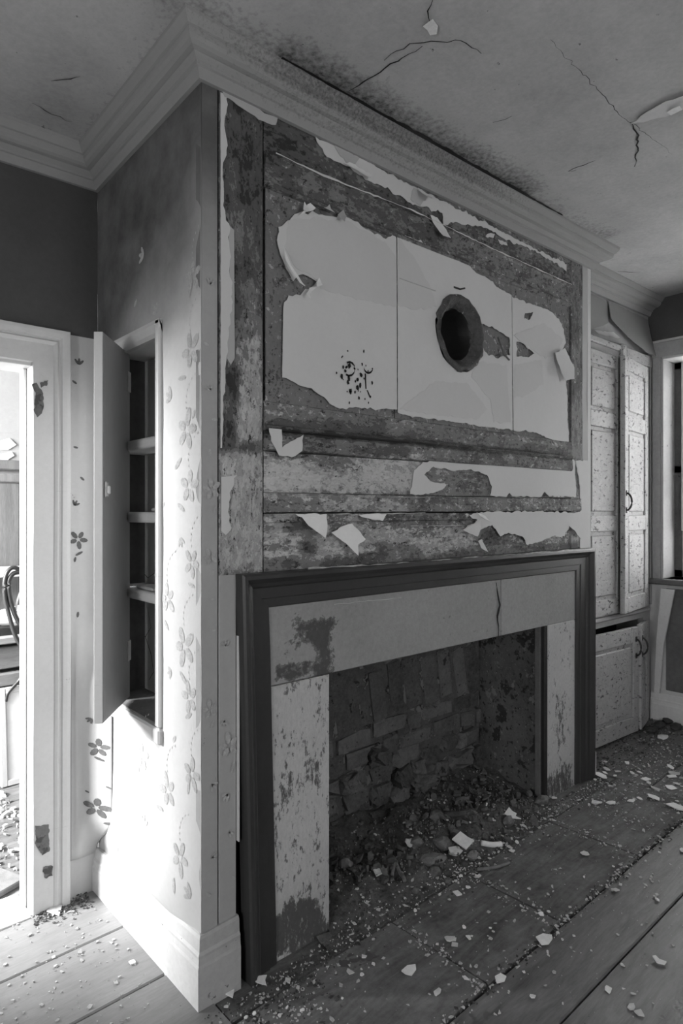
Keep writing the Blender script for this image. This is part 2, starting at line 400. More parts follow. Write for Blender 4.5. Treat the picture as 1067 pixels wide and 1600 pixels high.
def crackline(pts, seg=0.02, jit=0.006):
    P = [Vector(p) for p in pts]; out = []
    for a, b in zip(P, P[1:]):
        n = max(2, int((b - a).length / seg))
        for i in range(n):
            out.append(a.lerp(b, i / n) + Vector((R.uniform(-1, 1), R.uniform(-1, 1), R.uniform(-1, 1))) * jit * (1 if i else 0))
    return out + [P[-1]]
for L, w in (([(545, 140), (600, 105), (660, 70)], 0.006), ([(672, 35), (668, 15), (678, -8)], 0.004), ([(600, 92), (640, 66), (720, 62), (752, 82)], 0.004),
             ([(985, 190), (994, 205), (997, 235), (991, 260)], 0.007), ([(900, 265), (888, 267), (930, 250)], 0.006), ([(965, 424), (1000, 424)], 0.008), ([(770, 190), (800, 180)], 0.003),
             ([(860, 60), (960, 170), (1050, 240)], 0.002), ([(80, 125), (110, 122), (125, 118)], 0.004), ([(50, 160), (80, 178), (112, 190)], 0.003)):
    ribbon('crack', [Vector((p.x, p.y, zc(p.x, p.y) + 0.004 * nz(p.x, p.y, 1, 2.2) - 0.003)) for p in crackline([onC(*q) for q in L])], w, 'gap', ceil, (0, 0, -1), 0.0)
ribbon('crack', [Vector((x, -0.108 + 0.004 * nz(x, 2, 2, 9), zc(x, -0.108) - 0.004)) for x in np.linspace(0.2, 1.75, 60)], 0.020, 'gap', ceil, (0, 0, -1), 0.0)
def cflake(P, m, name, dz=0.004, curl=0.0):
    L = [(p.x, p.y) for p in (onC(*q) for q in P)]
    x0 = min(u for u, v in L)
    fill([torn(L, 0.02, 0.004, 3)], -dz, -dz + 0.002, lambda u, v, d: Vector((u, v, zc(u, v) + d - 0.002)), name, m, ceil, curl=(lambda u, v: -curl * max(0, u - x0)) if curl else None, sub=1)
cflake([(661, 38), (676, 27), (684, 38), (682, 50), (672, 52)], 'chip', 'bare_patch')
cflake([(985, 190), (1010, 172), (1040, 155), (1075, 145), (1080, 160), (1040, 178), (1005, 187)], 'plaster', 'paint_flap', 0.006, 0.03)
cflake([(1042, 168), (1062, 158), (1066, 164), (1048, 173)], 'chip', 'bare_patch', 0.014)

# cornice: one moulded run per wall, mitred
PROF = [(0, -0.106), (0.013, -0.106), (0.024, -0.081), (0.030, -0.079), (0.031, -0.071), (0.046, -0.060), (0.049, -0.060)]
PROF += [(0.049 + 0.032 * math.sin(t * math.pi / 2) ** 1.0, -0.060 + 0.026 * (1 - math.cos(t * math.pi / 2))) for t in (0.25, 0.5, 0.75, 1.0)]
PROF += [(0.081, -0.030), (0.087, -0.028), (0.101, -0.008), (0.103, 0.004), (0, 0.004)]
def cornice(name, a, b, na, nb, za, zb, stain=None, cut=None):
    n = max(2, int((Vector(b) - Vector(a)).length / 0.04)); vs, fs, st = [], [], []; K = len(PROF)
    for i in range(n + 1):
        t = i / n
        for p, q in PROF:
            A = Vector(a) + Vector(na) * p; B = Vector(b) + Vector(nb) * p
            x, y = A.lerp(B, t); z = za + (zb - za) * t + q
            vs.append((x, y, z + 0.0015 * nz(x * 3, y * 3, q)))
            st.append(stain(x, y, q) if stain else 0.0)
    for i in range(n):
        for k in range(K): fs.append((i * K + k, i * K + (k + 1) % K, (i + 1) * K + (k + 1) % K, (i + 1) * K + k))
    fs.append(tuple(range(K))[::-1]); fs.append(tuple(n * K + k for k in range(K)))
    return mesh(name, vs, fs, 'cornice', kind='structure', attr={'stain': st})
cornice('trim_1', (XL, Y1), (0, Y1), (0, -1), (-1, -1), 2.635, 2.672)
cornice('trim_2', (0, Y1), (0, 0), (-1, -1), (-1, -1), 2.672, 2.690)
cornice('trim_3', (0, 0), (X1, 0), (-1, -1), (1, -1), 2.690, 2.722, lambda x, y, q: (0.62 if q > -0.09 else 0.0) * max(0, min(1, (1.7 - x) / 0.6)) * (0.5 + 0.5 * (q > -0.05)) * (0.35 + 0.65 * min(1, max(0, x / 0.3))))
cornice('trim_4', (X1, 0), (X1, YA), (1, -1), (1, -1), 2.722, 2.722)
cornice('trim_5', (X1, YA), (XR, YA), (1, -1), (0, -1), 2.722, 2.738)

# chimney side wall with the niche opening
NY0, NY1, NZ0, NZ1 = 0.262, 0.605, 0.70, 1.945
def sbulge(y, z):
    b = 0.0015 * nz(y, z, 2, 5)
    if z < 0.6:
        b += 0.020 * math.exp(-((z - 0.24) / 0.09) ** 2) * max(0, math.sin(min(1, max(0, (y - 0.04) / 0.66)) * math.pi)) ** 0.7
    return b
ys = sorted(set([-0.0005, 0.012, Y1] + [NY0, NY1] + list(np.linspace(0.03, NY0 - 0.02, 12)) + list(np.linspace(NY0, NY1, 16))[1:-1] + list(np.linspace(NY1 + 0.015, Y1 - 0.01, 8))))
zs = sorted(set([NZ0, NZ1] + list(np.linspace(-0.05, NZ0 - 0.02, 36)) + list(np.linspace(NZ0, NZ1, 50))[1:-1] + list(np.linspace(NZ1 + 0.02, 2.68, 34))))
vs = []; st = []; fs = []; idx = {}
for j, z in enumerate(zs):
    for i, y in enumerate(ys):
        idx[i, j] = len(vs); vs.append((-sbulge(y, z) if z > 0.16 else 0.004, y, z))
        st.append(max(0.0, min(1.0, (z - 1.80 + 0.55 * y + 0.10 * nz(y, z, 3, 4)) / 0.62)) * 0.85)  # chimney side grows darker towards the ceiling
for j in range(len(zs) - 1):
    for i in range(len(ys) - 1):
        if NY0 - 1e-6 <= ys[i] and ys[i + 1] <= NY1 + 1e-6 and NZ0 - 1e-6 <= zs[j] and zs[j + 1] <= NZ1 + 1e-6: continue
        fs.append((idx[i, j], idx[i + 1, j], idx[i + 1, j + 1], idx[i, j + 1]))
wside = mesh('wall_chimney_side', vs, [f[::-1] for f in fs], 'wallpaper', smooth=True, kind='structure', attr={'stain': st})

# chimney front: masonry around firebox and flue, papered corner boards
FX0, FX1, FZ1 = 0.47, 1.80, 0.85
PC = Vector((1.152, 0, 2.093))
wfront = boxes('wall_chimney_front', [(0.02, FX0 - 0.03, 0.03, 0.10, -0.1, 2.68), (FX1 + 0.03, X1 - 0.02, 0.03, 0.10, -0.1, 2.68), (FX0 - 0.03, FX1 + 0.03, 0.03, 0.10, FZ1 + 0.03, 1.72),
               (FX0 - 0.03, 0.99, 0.03, 0.10, 1.72, 2.68), (1.31, FX1 + 0.03, 0.03, 0.10, 1.72, 2.68), (0.99, 1.31, 0.03, 0.10, 2.25, 2.68), (0.99, 1.31, 0.03, 0.10, 1.72, 1.94)], 'gap', kind='structure')
def board(name, x0, x1, z0, z1, y0, y1, m, parent, attrf=None, step=0.03, wob=0.001):
    """upright board with a gridded, slightly uneven face towards -Y"""
    nx = max(1, int((x1 - x0) / step)); nzz = max(1, int((z1 - z0) / step)); vs, fs, a = [], [], []
    b = 0.003
    def add(x, y, z):
        vs.append((x, y, z)); return len(vs) - 1
    xs = [x0] + [x0 + b + (x1 - x0 - 2 * b) * i / nx for i in range(nx + 1)] + [x1]
    zz = [z0] + [z0 + b + (z1 - z0 - 2 * b) * i / nzz for i in range(nzz + 1)] + [z1]
    I = {}
    for j, z in enumerate(zz):
        for i, x in enumerate(xs):
            e = i in (0, len(xs) - 1) or j in (0, len(zz) - 1)
            I[i, j] = add(x, y0 + (b if e else wob * nz(x, z, 7, 9)), z)
    B = {}
    for j, z in ((0, z0), (len(zz) - 1, z1)):
        for i, x in ((0, x0), (len(xs) - 1, x1)): B[i, j] = add(x, y1, z)
    nX, nZ = len(xs) - 1, len(zz) - 1
    for j in range(nZ):
        for i in range(nX): fs.append((I[i, j], I[i + 1, j], I[i + 1, j + 1], I[i, j + 1]))
    fs.append(tuple([B[0, 0]] + [B[nX, 0]] + [I[i, 0] for i in range(nX, -1, -1)]))
    fs.append(tuple([B[nX, nZ]] + [B[0, nZ]] + [I[i, nZ] for i in range(nX + 1)]))
    fs.append(tuple([B[0, nZ]] + [B[0, 0]] + [I[0, j] for j in range(nZ + 1)]))
    fs.append(tuple([B[nX, 0]] + [B[nX, nZ]] + [I[nX, j] for j in range(nZ, -1, -1)]))
    fs.append((B[0, 0], B[0, nZ], B[nX, nZ], B[nX, 0]))
    return mesh(name, vs, fs, m, parent, attr=attrf(vs) if attrf else None)
# soft map of which paint layer shows where on the overmantel (photograph pixels, layer, feather)
TONES = [([(340, 120), (420, 160), (420, 330), (340, 330)], 0.12, 12), ([(412, 170), (500, 215), (500, 260), (412, 245)], 0.10, 10), ([(352, 330), (425, 330), (425, 540), (352, 540)], 0.24, 14),
         ([(375, 430), (405, 430), (405, 520), (380, 530)], 0.34, 8), ([(378, 540), (412, 510), (412, 700), (368, 700)], 0.60, 8), ([(352, 575), (372, 570), (368, 706), (347, 706)], 0.10, 4), ([(345, 692), (412, 690), (412, 706), (345, 706)], 0.14, 4),
         ([(412, 250), (445, 260), (440, 560), (412, 560)], 0.24, 8), ([(412, 560), (445, 560), (520, 640), (412, 655)], 0.46, 8), ([(470, 205), (700, 330), (900, 420), (900, 500), (640, 385), (430, 320)], 0.25, 14),
         ([(700, 355), (890, 440), (890, 500), (700, 420)], 0.34, 14), ([(412, 648), (900, 690), (900, 725), (412, 716)], 0.36, 8), ([(412, 655), (470, 655), (640, 676), (640, 690), (412, 682)], 0.18, 6), ([(412, 668), (640, 688), (890, 708), (890, 713), (640, 694), (412, 674)], -0.1, 3),
         ([(412, 716), (660, 716), (650, 772), (412, 772)], 0.68, 8), ([(500, 712), (600, 712), (560, 735), (480, 735)], 0.40, 8), ([(545, 708), (660, 712), (660, 730), (545, 730)], 0.56, 6), ([(412, 773), (905, 776), (905, 802), (412, 802)], 0.44, 5), ([(640, 778), (905, 778), (905, 800), (640, 800)], 0.38, 5),
         ([(343, 708), (412, 708), (412, 890), (343, 890)], 0.58, 8), ([(412, 804), (730, 804), (730, 825), (412, 825)], 0.50, 5), ([(600, 805), (725, 803), (725, 822), (600, 824)], 0.30, 4), ([(412, 825), (930, 815), (930, 880), (412, 890)], 0.54, 8),
         ([(455, 812), (500, 815), (480, 832), (440, 828)], 0.16, 5), ([(472, 842), (498, 850), (490, 868), (470, 862)], 0.05, 4), ([(585, 845), (650, 850), (640, 872), (590, 866)], 0.26, 6), ([(740, 825), (800, 830), (790, 855), (745, 850)], 0.28, 6),
         ([(885, 410), (912, 420), (915, 750), (885, 740)], 0.30, 4), ([(412, 876), (912, 846), (912, 870), (412, 892)], 0.26, 4), ([(420, 688), (640, 700), (640, 712), (420, 710)], 0.30, 5)]
def tones(vs):
    V = np.array([topx(*v) for v in vs]); px, py = V[:, 0], V[:, 1]; t = np.full(len(vs), 0.35)
    for poly, val, fe in TONES:
        w = soft(px, py, poly, fe); t = t * (1 - w) + val * w
    return {'tone': t + 0.09}
def sst(vs): return {'stain': [max(0, min(1, (v[2] - 1.85) / 0.6)) * 0.95 for v in vs]}  # boards darker towards the top
board('corner_board', 0.0, 0.054, 0.17, 2.60, 0.0, 0.03, 'cornerpaper', wfront, sst)
board('corner_board', 0.057, 0.116, 0.17, 1.205, 0.001, 0.03, 'cornerpaper', wfront, sst)
board('corner_board', 2.135, X1, 0.03, 2.63, 0.002, 0.03, 'paper_dark', wfront, sst, wob=0.002)
box('return_wall', X1 - 0.03, X1, 0.001, YA + 0.05, -0.05, 2.70, 'plaster', wfront, 0)
box('chimney_mass', 0.35, X1 - 0.03, 0.62, 0.9, -0.1, 2.7, 'gap', wfront, 0)

# wall with the doorway (left), the next room, alcove wall, right wall with window, rear and far walls
DX0, DX1, DZ = -1.10, -0.232, 1.885
wleft = boxes('wall_left', [(DX1 + 0.012, 0.0, Y1, 0.90, -0.1, 2.02), (XL, DX0, Y1, 0.90, -0.1, 2.02)], 'wallpaper', kind='structure')
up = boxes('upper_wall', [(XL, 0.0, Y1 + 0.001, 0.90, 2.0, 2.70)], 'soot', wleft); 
walc = boxes('wall_alcove', [(X1 - 0.05, XR + 0.1, 0.42, 0.50, -0.1, 2.75)], 'gap', kind='structure')
board('wallpaper_sheet', X1, XR, 2.37, 2.66, YA, YA + 0.02, 'wallpaper', walc, lambda vs: {'stain': [0.55] * len(vs)})
WY0, WY1, WZ0, WZ1 = -1.10, 0.083, 0.96, 2.345
wright = boxes('wall_right', [(XR, XR + 0.2, WY1, 0.6, -0.1, 2.78), (XR, XR + 0.2, YB, WY0, -0.1, 2.78), (XR, XR + 0.2, WY0, WY1, -0.1, WZ0), (XR, XR + 0.2, WY0, WY1, WZ1, 2.78)], 'plaster', kind='structure')
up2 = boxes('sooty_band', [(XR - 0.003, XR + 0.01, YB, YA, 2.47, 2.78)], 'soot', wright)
boxes('wall_rear', [(XL, -0.25, YB - 0.15, YB, -0.3, 2.8), (0.85, XR + 0.2, YB - 0.15, YB, -0.3, 2.8), (-0.25, 0.85, YB - 0.15, YB, -0.3, 0.8), (-0.25, 0.85, YB - 0.15, YB, 2.3, 2.8)], 'plaster', kind='structure')
boxes('wall_far_side', [(XL - 0.15, XL, YB, -1.8, -0.3, 2.8), (XL - 0.15, XL, -0.8, 0.9, -0.3, 2.8), (XL - 0.15, XL, -1.8, -0.8, -0.3, 0.75), (XL - 0.15, XL, -1.8, -0.8, 1.75, 2.8)], 'plaster', kind='structure')
YN = 2.6
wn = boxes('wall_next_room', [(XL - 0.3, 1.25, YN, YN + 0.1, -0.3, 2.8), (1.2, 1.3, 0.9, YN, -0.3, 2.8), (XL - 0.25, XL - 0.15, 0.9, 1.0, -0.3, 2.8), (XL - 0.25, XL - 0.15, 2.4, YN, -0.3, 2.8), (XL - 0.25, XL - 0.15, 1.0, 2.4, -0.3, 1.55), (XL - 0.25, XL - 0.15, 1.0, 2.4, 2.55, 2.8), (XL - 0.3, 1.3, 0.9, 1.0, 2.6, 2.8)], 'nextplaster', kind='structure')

# doorway trim
door = thing('door_1', 'doorway', 'doorway'); del door['category']; del door['label']; door['kind'] = 'structure'
def swept(name, prof, path, m, parent, kind=None, wob=0.0, attr=None):
    """profile points (a,b) carried along path rows; path: list of functions (a,b)->xyz"""
    vs, fs = [], []; K = len(prof)
    for f in path:
        for a, b in prof: vs.append(f(a, b))
    for i in range(len(path) - 1):
        for k in range(K): fs.append((i * K + k, i * K + (k + 1) % K, (i + 1) * K + (k + 1) % K, (i + 1) * K + k))
    fs.append(tuple(range(K))[::-1]); fs.append(tuple((len(path) - 1) * K + k for k in range(K)))
    bm = bmesh.new(); V = [bm.verts.new(v) for v in vs]
    for f in fs: bm.faces.new([V[i] for i in f])
    return from_bm(name, bm, m, parent, kind=kind)
AP = [(0, 0), (0, 0.014), (0.004, 0.018), (0.070, 0.018), (0.074, 0.022), (0.082, 0.026), (0.088, 0.020), (0.094, 0.020), (0.098, 0.028), (0.112, 0.030), (0.124, 0.030), (0.126, 0.026), (0.126, 0)]
swept('side_casing', AP, [lambda a, b, z=z, s=s: Vector((DX1 + a + 0.002 * nz(z, a, 2, 3), Y1 - b, z + s * a)) for z, s in [(zf(-0.2, 0.7), 0)] + [(0.1 + 0.22 * i, 0) for i in range(8)] + [(DZ + 0.012, 1.0)]], 'trimwhite', door)
swept('head_casing', AP, [lambda a, b, x=x, s=s: Vector((x + s * a, Y1 - b, DZ + 0.012 + a - 0.02 * (DX1 - x) * 0)) for x, s in ((DX1, 1.0), (-0.6, 0), (DX0, -1.0))], 'trimwhite', door)
swept('side_casing', AP, [lambda a, b, z=z, s=s: Vector((DX0 - a, Y1 - b, z + s * a)) for z, s in ((0, 0), (DZ + 0.012, 1.0))], 'trimwhite', door)
box('jamb', DX1, DX1 + 0.02, Y1 - 0.012, 0.905, -0.03, DZ + 0.02, 'trimwhite', door, 0.002)
box('door_stop', DX1 - 0.014, DX1, 0.82, 0.86, -0.03, DZ, 'trimwhite', door, 0.003)
box('jamb', DX0 - 0.02, DX0, Y1 - 0.012, 0.905, -0.03, DZ + 0.02, 'trimwhite', door, 0.002)
box('head_jamb', DX0, DX1, Y1 - 0.012, 0.905, DZ, DZ + 0.02, 'trimwhite', door, 0.002)
box('threshold', DX0, DX1, 0.755, 0.93, zf(-0.3, 0.8) - 0.01, zf(-0.3, 0.8) + 0.012, 'trimwhite', door, 0.006)
# rotten spots where lock and hinges were
for px in ([(50, 600), (57, 598), (66, 612), (67, 640), (58, 652), (52, 640), (55, 622)], [(62, 598), (75, 594), (73, 603), (64, 606)], [(55, 1290), (76, 1288), (77, 1330), (66, 1336), (57, 1322)], [(68, 1355), (80, 1352), (82, 1368), (70, 1372)], [(98, 1296), (105, 1295), (106, 1320), (99, 1322)]):
    L = [(onY(x, y, Y1 - 0.0185).x, onY(x, y, Y1 - 0.0185).z) for x, y in px]
    fill([torn(L, 0.006, 0.003, int(px[0][0]))], -0.0012, 0.0, fY(Y1 - 0.019), 'rot_patch', 'trimrot', door)

# ================================================================== baseboards
def baseb(name, A, B, n, z0a, z0b, z1a, z1b, m='basewhite', t=0.020, ma=0, mb=0):
    A, B, n = Vector(A), Vector(B), Vector(n); P = []
    def f(a, b, T): 
        p = A.lerp(B, T) + n * (b * t) + (B - A).normalized() * (max(0, b) * t * ((mb if T > 0.999 else 0) - (ma if T < 0.001 else 0))); zb = z0a + (z0b - z0a) * T; zt = z1a + (z1b - z1a) * T
        return Vector((p.x, p.y, zb + (zt - zb) * a))
    pr = [(0, -0.5), (0, 1.0), (0.60, 1.0), (0.64, 0.88), (0.72, 0.80), (0.76, 0.84), (0.80, 0.62), (0.96, 0.52), (1.0, 0.3), (1.0, -0.5)]
    N = 12
    return swept(name, pr, [lambda a, b, T=i / N: f(a, b, T) for i in range(N + 1)], m, None, 'structure')
baseb('baseboard_left', (0, Y1 - 0.001), (0, 0), (-1, 0), zf(0, Y1) - 0.01, -0.01, 0.135, 0.198, mb=1)
baseb('baseboard_front', (0, 0), (0.118, 0), (0, -1), -0.01, -0.01, 0.198, 0.205, 'basegrey', ma=1)
baseb('baseboard_end', (2.14, 0.002), (X1 + 0.02, 0.002), (0, -1), 0.03, 0.035, 0.23, 0.23)
baseb('baseboard_right', (XR, YA - 0.02), (XR, -3.0), (-1, 0), 0.055, 0.06, 0.235, 0.24)

# ================================================================== wall paper: printed flowers, loose sheets
class Print:
    def __init__(s): s.vs, s.fs = [], []
    def poly(s, P):
        b = len(s.vs); s.vs += P; s.fs.append(tuple(range(b, b + len(P))))
    def petal(s, f, u, v, ang, L, w):
        c, d = math.cos(ang), math.sin(ang)
        s.poly([f(u + c * L * (0.5 + 0.5 * math.cos(t)) - d * w * 0.5 * math.sin(t), v + d * L * (0.5 + 0.5 * math.cos(t)) + c * w * 0.5 * math.sin(t)) for t in np.linspace(0, 2 * math.pi, 9)[:-1]])
    def flower(s, f, u, v, r, a0, kind=0):
        if kind == 0:
            for k in range(5): s.petal(f, u + 0.15 * r * math.cos(a0 + k * 1.2566), v + 0.15 * r * math.sin(a0 + k * 1.2566), a0 + k * 1.2566 + R.uniform(-.15, .15), r * R.uniform(0.7, 1), r * 0.5)
            s.petal(f, u + r * 0.5, v - r * 1.3, a0 - 1.2, r * 0.9, r * 0.28)
        elif kind == 1:
            for k in range(3): s.petal(f, u, v, a0 + (k - 1) * 0.7, r, r * 0.38)
        else: s.petal(f, u, v, a0, r, r * 0.45)
    def stem(s, f, u, v, a0, L):
        n = 7
        for k in range(n):
            t = k / n; s.petal(f, u + math.cos(a0 + t) * L * t, v + math.sin(a0 + t) * L * t, a0 + t, L * 0.07, L * 0.03)
    def build(s, m, parent): return mesh('floral_print', s.vs, s.fs, m, parent, kind='stuff')
sS = lambda u, v: (-sbulge(max(0.003, u), v) - 0.0012, max(0.003, u), v)
sF = lambda u, v: (min(0.114, max(0.002, u)), -0.0022, v)
sW = lambda u, v: (min(-0.002, max(-0.104, u)), Y1 - 0.0012, v)
P = Print()
for x, y, r, k in ((303, 430, 0.045, 0), (245, 490, 0.035, 1), (298, 548, 0.055, 0), (292, 672, 0.06, 0), (268, 620, 0.04, 1), (296, 760, 0.055, 0), (258, 785, 0.03, 2), (262, 935, 0.05, 0), (288, 1010, 0.06, 0), (300, 880, 0.045, 0), (296, 1090, 0.05, 0),
                   (222, 1180, 0.05, 0), (300, 1210, 0.05, 0), (262, 1235, 0.055, 0), (225, 1290, 0.04, 1), (282, 1340, 0.05, 0), (190, 1330, 0.035, 1), (300, 1400, 0.04, 1), (225, 400, 0.04, 1), (210, 480, 0.03, 2), (275, 1150, 0.03, 2), (305, 640, 0.03, 2), (282, 840, 0.03, 1), (268, 1050, 0.03, 1)):
    p = onX(x, y); p.y = max(p.y, 0.7 * r + 0.012); P.flower(sS, p.y, p.z, r, R.uniform(0, 6), k)
    if k == 0: P.stem(sS, p.y, p.z + r, 1.2, 0.12)
P.build('print', wside)
P = Print()
for x, y, r, k in ((330, 765, 0.032, 0), (330, 655, 0.02, 2), (328, 712, 0.02, 2), (329, 610, 0.02, 1), (328, 870, 0.024, 0), (357, 1165, 0.038, 0), (327, 1108, 0.026, 0), (352, 1010, 0.02, 1), (330, 985, 0.016, 2), (350, 1125, 0.02, 1), (330, 1225, 0.022, 1), (356, 1240, 0.024, 1), (360, 1370, 0.02, 2), (330, 1340, 0.02, 1), (328, 445, 0.02, 1), (326, 540, 0.018, 2), (329, 935, 0.016, 2), (357, 1300, 0.018, 1), (328, 1400, 0.02, 2)):
    p = onY(x, y); P.flower(sF, p.x, p.z, r, R.uniform(0, 6), k)
P.build('print', wfront)
P = Print()
for x, y, r, k in ((123, 570, 0.025, 1), (120, 600, 0.02, 2), (122, 700, 0.018, 2), (125, 745, 0.02, 2), (116, 790, 0.022, 1), (122, 843, 0.034, 0), (118, 870, 0.02, 2), (121, 965, 0.022, 2), (128, 1005, 0.022, 1), (116, 1055, 0.02, 1), (122, 1102, 0.042, 0), (115, 1130, 0.02, 2), (118, 1230, 0.018, 2), (120, 1320, 0.02, 2)):
    p = onY(x, y, Y1); P.flower(sW, p.x, p.z, r, R.uniform(0, 6), k)
P.stem(sW, -0.085, 1.43, 1.9, 0.07)
P.build('print_dark', wleft)
# the sheet that has come away from the inside corner and hangs across it
def loose(u, v):      # u 0..1 from the door casing to the chimney side, v 0..1 upwards
    z = 0.12 + 1.0 * v
    ss = lambda t: min(1.0, max(0.0, t)) ** 2 * (3 - 2 * min(1.0, max(0.0, t)))
    w = ss((z - 0.13) / 0.16) * (1 - ss((z - 0.68) / 0.34)); top = 1 - ss((z - 0.74) / 0.34)
    ex, ey = -0.004, Y1 - 0.004 - 0.142 * w
    x = -0.100 + (ex + 0.100) * u ** 0.9; y = Y1 - 0.002 + (ey - Y1 + 0.002) * u ** 1.8
    b = top * (0.010 * math.sin(u * math.pi) * (0.5 + 0.8 * nz(u * 2, z * 5, 4)) + 0.005 * nz(u * 3, z * 4, 9) * u)
    return Vector((x - b * 0.5, y - b + 0.004 * (1 - top), z))
vs, fs = grid(16, 60, loose)
fl_ = mesh('loose_wallpaper', vs, fs, 'wallpaper', wleft, smooth=True)
sm = fl_.modifiers.new('thick', 'SOLIDIFY'); sm.thickness = 0.0008
P = Print(); fL = lambda u, v: tuple(loose(u, v) + Vector((-0.0012, -0.0025, 0)))
def onloose(x, y):
    best = None
    for i in range(41):
        for j in range(61):
            q = loose(i / 40, j / 60); a, b = topx(*q); d = (a - x) ** 2 + (b - y) ** 2
            if best is None or d < best[0]: best = (d, i / 40, j / 60)
    return best[1], best[2]
for x, y, r, k in ((154, 1165, 0.034, 0), (150, 1262, 0.040, 0), (143, 1120, 0.02, 1), (165, 1225, 0.016, 2), (168, 1300, 0.014, 1), (140, 1235, 0.015, 2)):
    u, v = onloose(x, y); a0 = R.uniform(0, 6)
    f2 = lambda a, b: fL(min(1, max(0, u + a / 0.125)), min(1, max(0, v + b / 1.0)))
    P.flower(f2, 0, 0, r, a0, k)
P.build('print_dark', wleft)

# ================================================================== overmantel panelling
om = thing('overmantel', 'panelled wooden overmantel with peeling paint and torn paper above the fireplace', 'panelling', (1.1, 0.02, 1.2))
SL = 0.010
board('stile', 0.0575, 0.209, 1.196, 2.60, 0.000, 0.03, 'peelv', om, tones, 0.016, 0.002)
board('stile', 2.02, 2.132, 1.20, 2.64, -0.002, 0.03, 'peelv', om, tones, 0.016, 0.002)
def rail(name, x0, x1, prof, slope=SL, m='peel'):
    n = int((x1 - x0) / 0.016); vs, fs = [], []; 
    pr = []
    for (a, b), (c, d) in zip(prof, prof[1:]):      # z,y pairs, subdivided for the paint map
        k = max(1, int(math.hypot(c - a, d - b) / 0.016))
        pr += [(a + (c - a) * i / k, b + (d - b) * i / k) for i in range(k)]
    pr.append(prof[-1]); pr += [(prof[-1][0], 0.03), (prof[0][0], 0.03)]
    K = len(pr)
    for i in range(n + 1):
        x = x0 + (x1 - x0) * i / n
        for z, y in pr: vs.append((x, y + (0.0015 * nz(x, z, 5, 11) if y < 0.02 else 0), z + slope * x + (0.0012 * nz(x, z, 8, 4))))
    for i in range(n):
        for k in range(K): fs.append((i * K + k, (i + 1) * K + k, (i + 1) * K + (k + 1) % K, i * K + (k + 1) % K))
    fs.append(tuple(range(K))); fs.append(tuple(n * K + k for k in range(K))[::-1])
    return mesh(name, vs, fs, m, om, attr=tones(vs))
rail('top_rail', 0.212, 2.019, [(2.468, 0.002), (2.60, 0.002)])
rail('upper_moulding', 0.212, 2.019, [(2.362, 0.004), (2.366, -0.004), (2.376, -0.007), (2.384, -0.003), (2.450, -0.010), (2.456, -0.018), (2.464, -0.018), (2.467, -0.010)])
rail('lower_moulding', 0.212, 2.019, [(1.628, -0.008), (1.634, -0.016), (1.642, -0.016), (1.646, -0.002), (1.655, -0.004), (1.685, -0.008), (1.712, -0.006), (1.716, 0.004)], 0.004)
rail('mid_moulding', 0.212, 2.019, [(1.566, 0.001), (1.570, -0.008), (1.58, -0.012), (1.615, -0.010), (1.626, -0.004)], 0.006)
rail('mid_rail', 0.212, 2.10, [(1.438, 0.002), (1.563, 0.002)], 0.006)
rail('ledge', 0.212, 2.10, [(1.377, -0.002), (1.379, -0.011), (1.386, -0.013), (1.430, -0.010), (1.436, -0.013), (1.4375, -0.004)], 0.004)
rail('bottom_rail', 0.212, 2.10, [(1.196, 0.003), (1.345, 0.003), (1.348, -0.003), (1.374, -0.003)], 0.002)
for x0, x1 in ((0.222, 0.783), (1.520, 2.019)): box('panel_board', x0, x1, 0.006, 0.03, 1.70, 2.39, 'bare', om, 0.002)
circ = lambda r, n=28, j=0.0: [(PC.x + r * math.cos(2 * math.pi * i / n) * (1 + R.uniform(-j, j)), PC.z + r * 1.03 * math.sin(2 * math.pi * i / n) * (1 + R.uniform(-j, j))) for i in range(n)]
fill([[(0.787, 1.70), (1.517, 1.70), (1.517, 2.39), (0.787, 2.39)], circ(0.128)], 0.006, 0.03, fY(0), 'panel_board', 'bare', om)
def paper(px, m='paper', name='paper_sheet', d=-0.0035, holes=(), jit=0.0035, curl=None, seed=1, Y=0.0, th=0.0015, sub=0, seg=0.013, raw=None):
    loops = [torn(pxY(px, Y), seg, jit, seed)] + [torn(pxY(h, Y), 0.010, 0.004, seed + 5 + i) for i, h in enumerate(holes)]
    if raw: loops += raw
    return fill(loops, d, d + th, fY(Y), name, m, om, curl=curl, sub=sub)
paper([(432, 375), (434, 355), (455, 340), (470, 331), (480, 336), (487, 330), (497, 336), (512, 338), (525, 340), (533, 332), (545, 340), (575, 360), (602, 374), (613, 366), (618.2, 372), (619.2, 640), (590, 640), (560, 637), (540, 640), (520, 634), (500, 618), (480, 606), (460, 598), (440, 590), (442, 480), (450, 462), (468, 462), (476, 452), (490, 446), (494, 440), (480, 432), (466, 430), (457, 440), (446, 420)], seed=2)
paper([(619.6, 369), (632, 368), (664, 381), (696, 399), (727, 410), (743, 427), (759, 434), (778, 450), (798.4, 462), (799.2, 615), (800, 672), (758, 667), (707, 659), (640, 650), (620.8, 645)], seed=3,
      holes=[[(750, 505), (770, 512), (795, 528), (796, 555), (775, 560), (757, 550), (747, 530)]], raw=[torn(circ(0.146, 20, 0.05), 0.02, 0.006, 4)])
paper([(799.2, 464), (836, 478), (855, 484), (872, 498), (880, 515), (883, 536), (876, 549), (880, 575), (885, 610), (886, 650), (888, 690), (870, 692), (856, 685), (849, 681), (837, 676), (801.6, 673), (800.4, 615)], seed=6,
      holes=[[(806, 534), (820, 540), (834, 553), (822, 558), (806, 557)], [(819, 490), (832, 488), (826, 500), (818, 498)]])
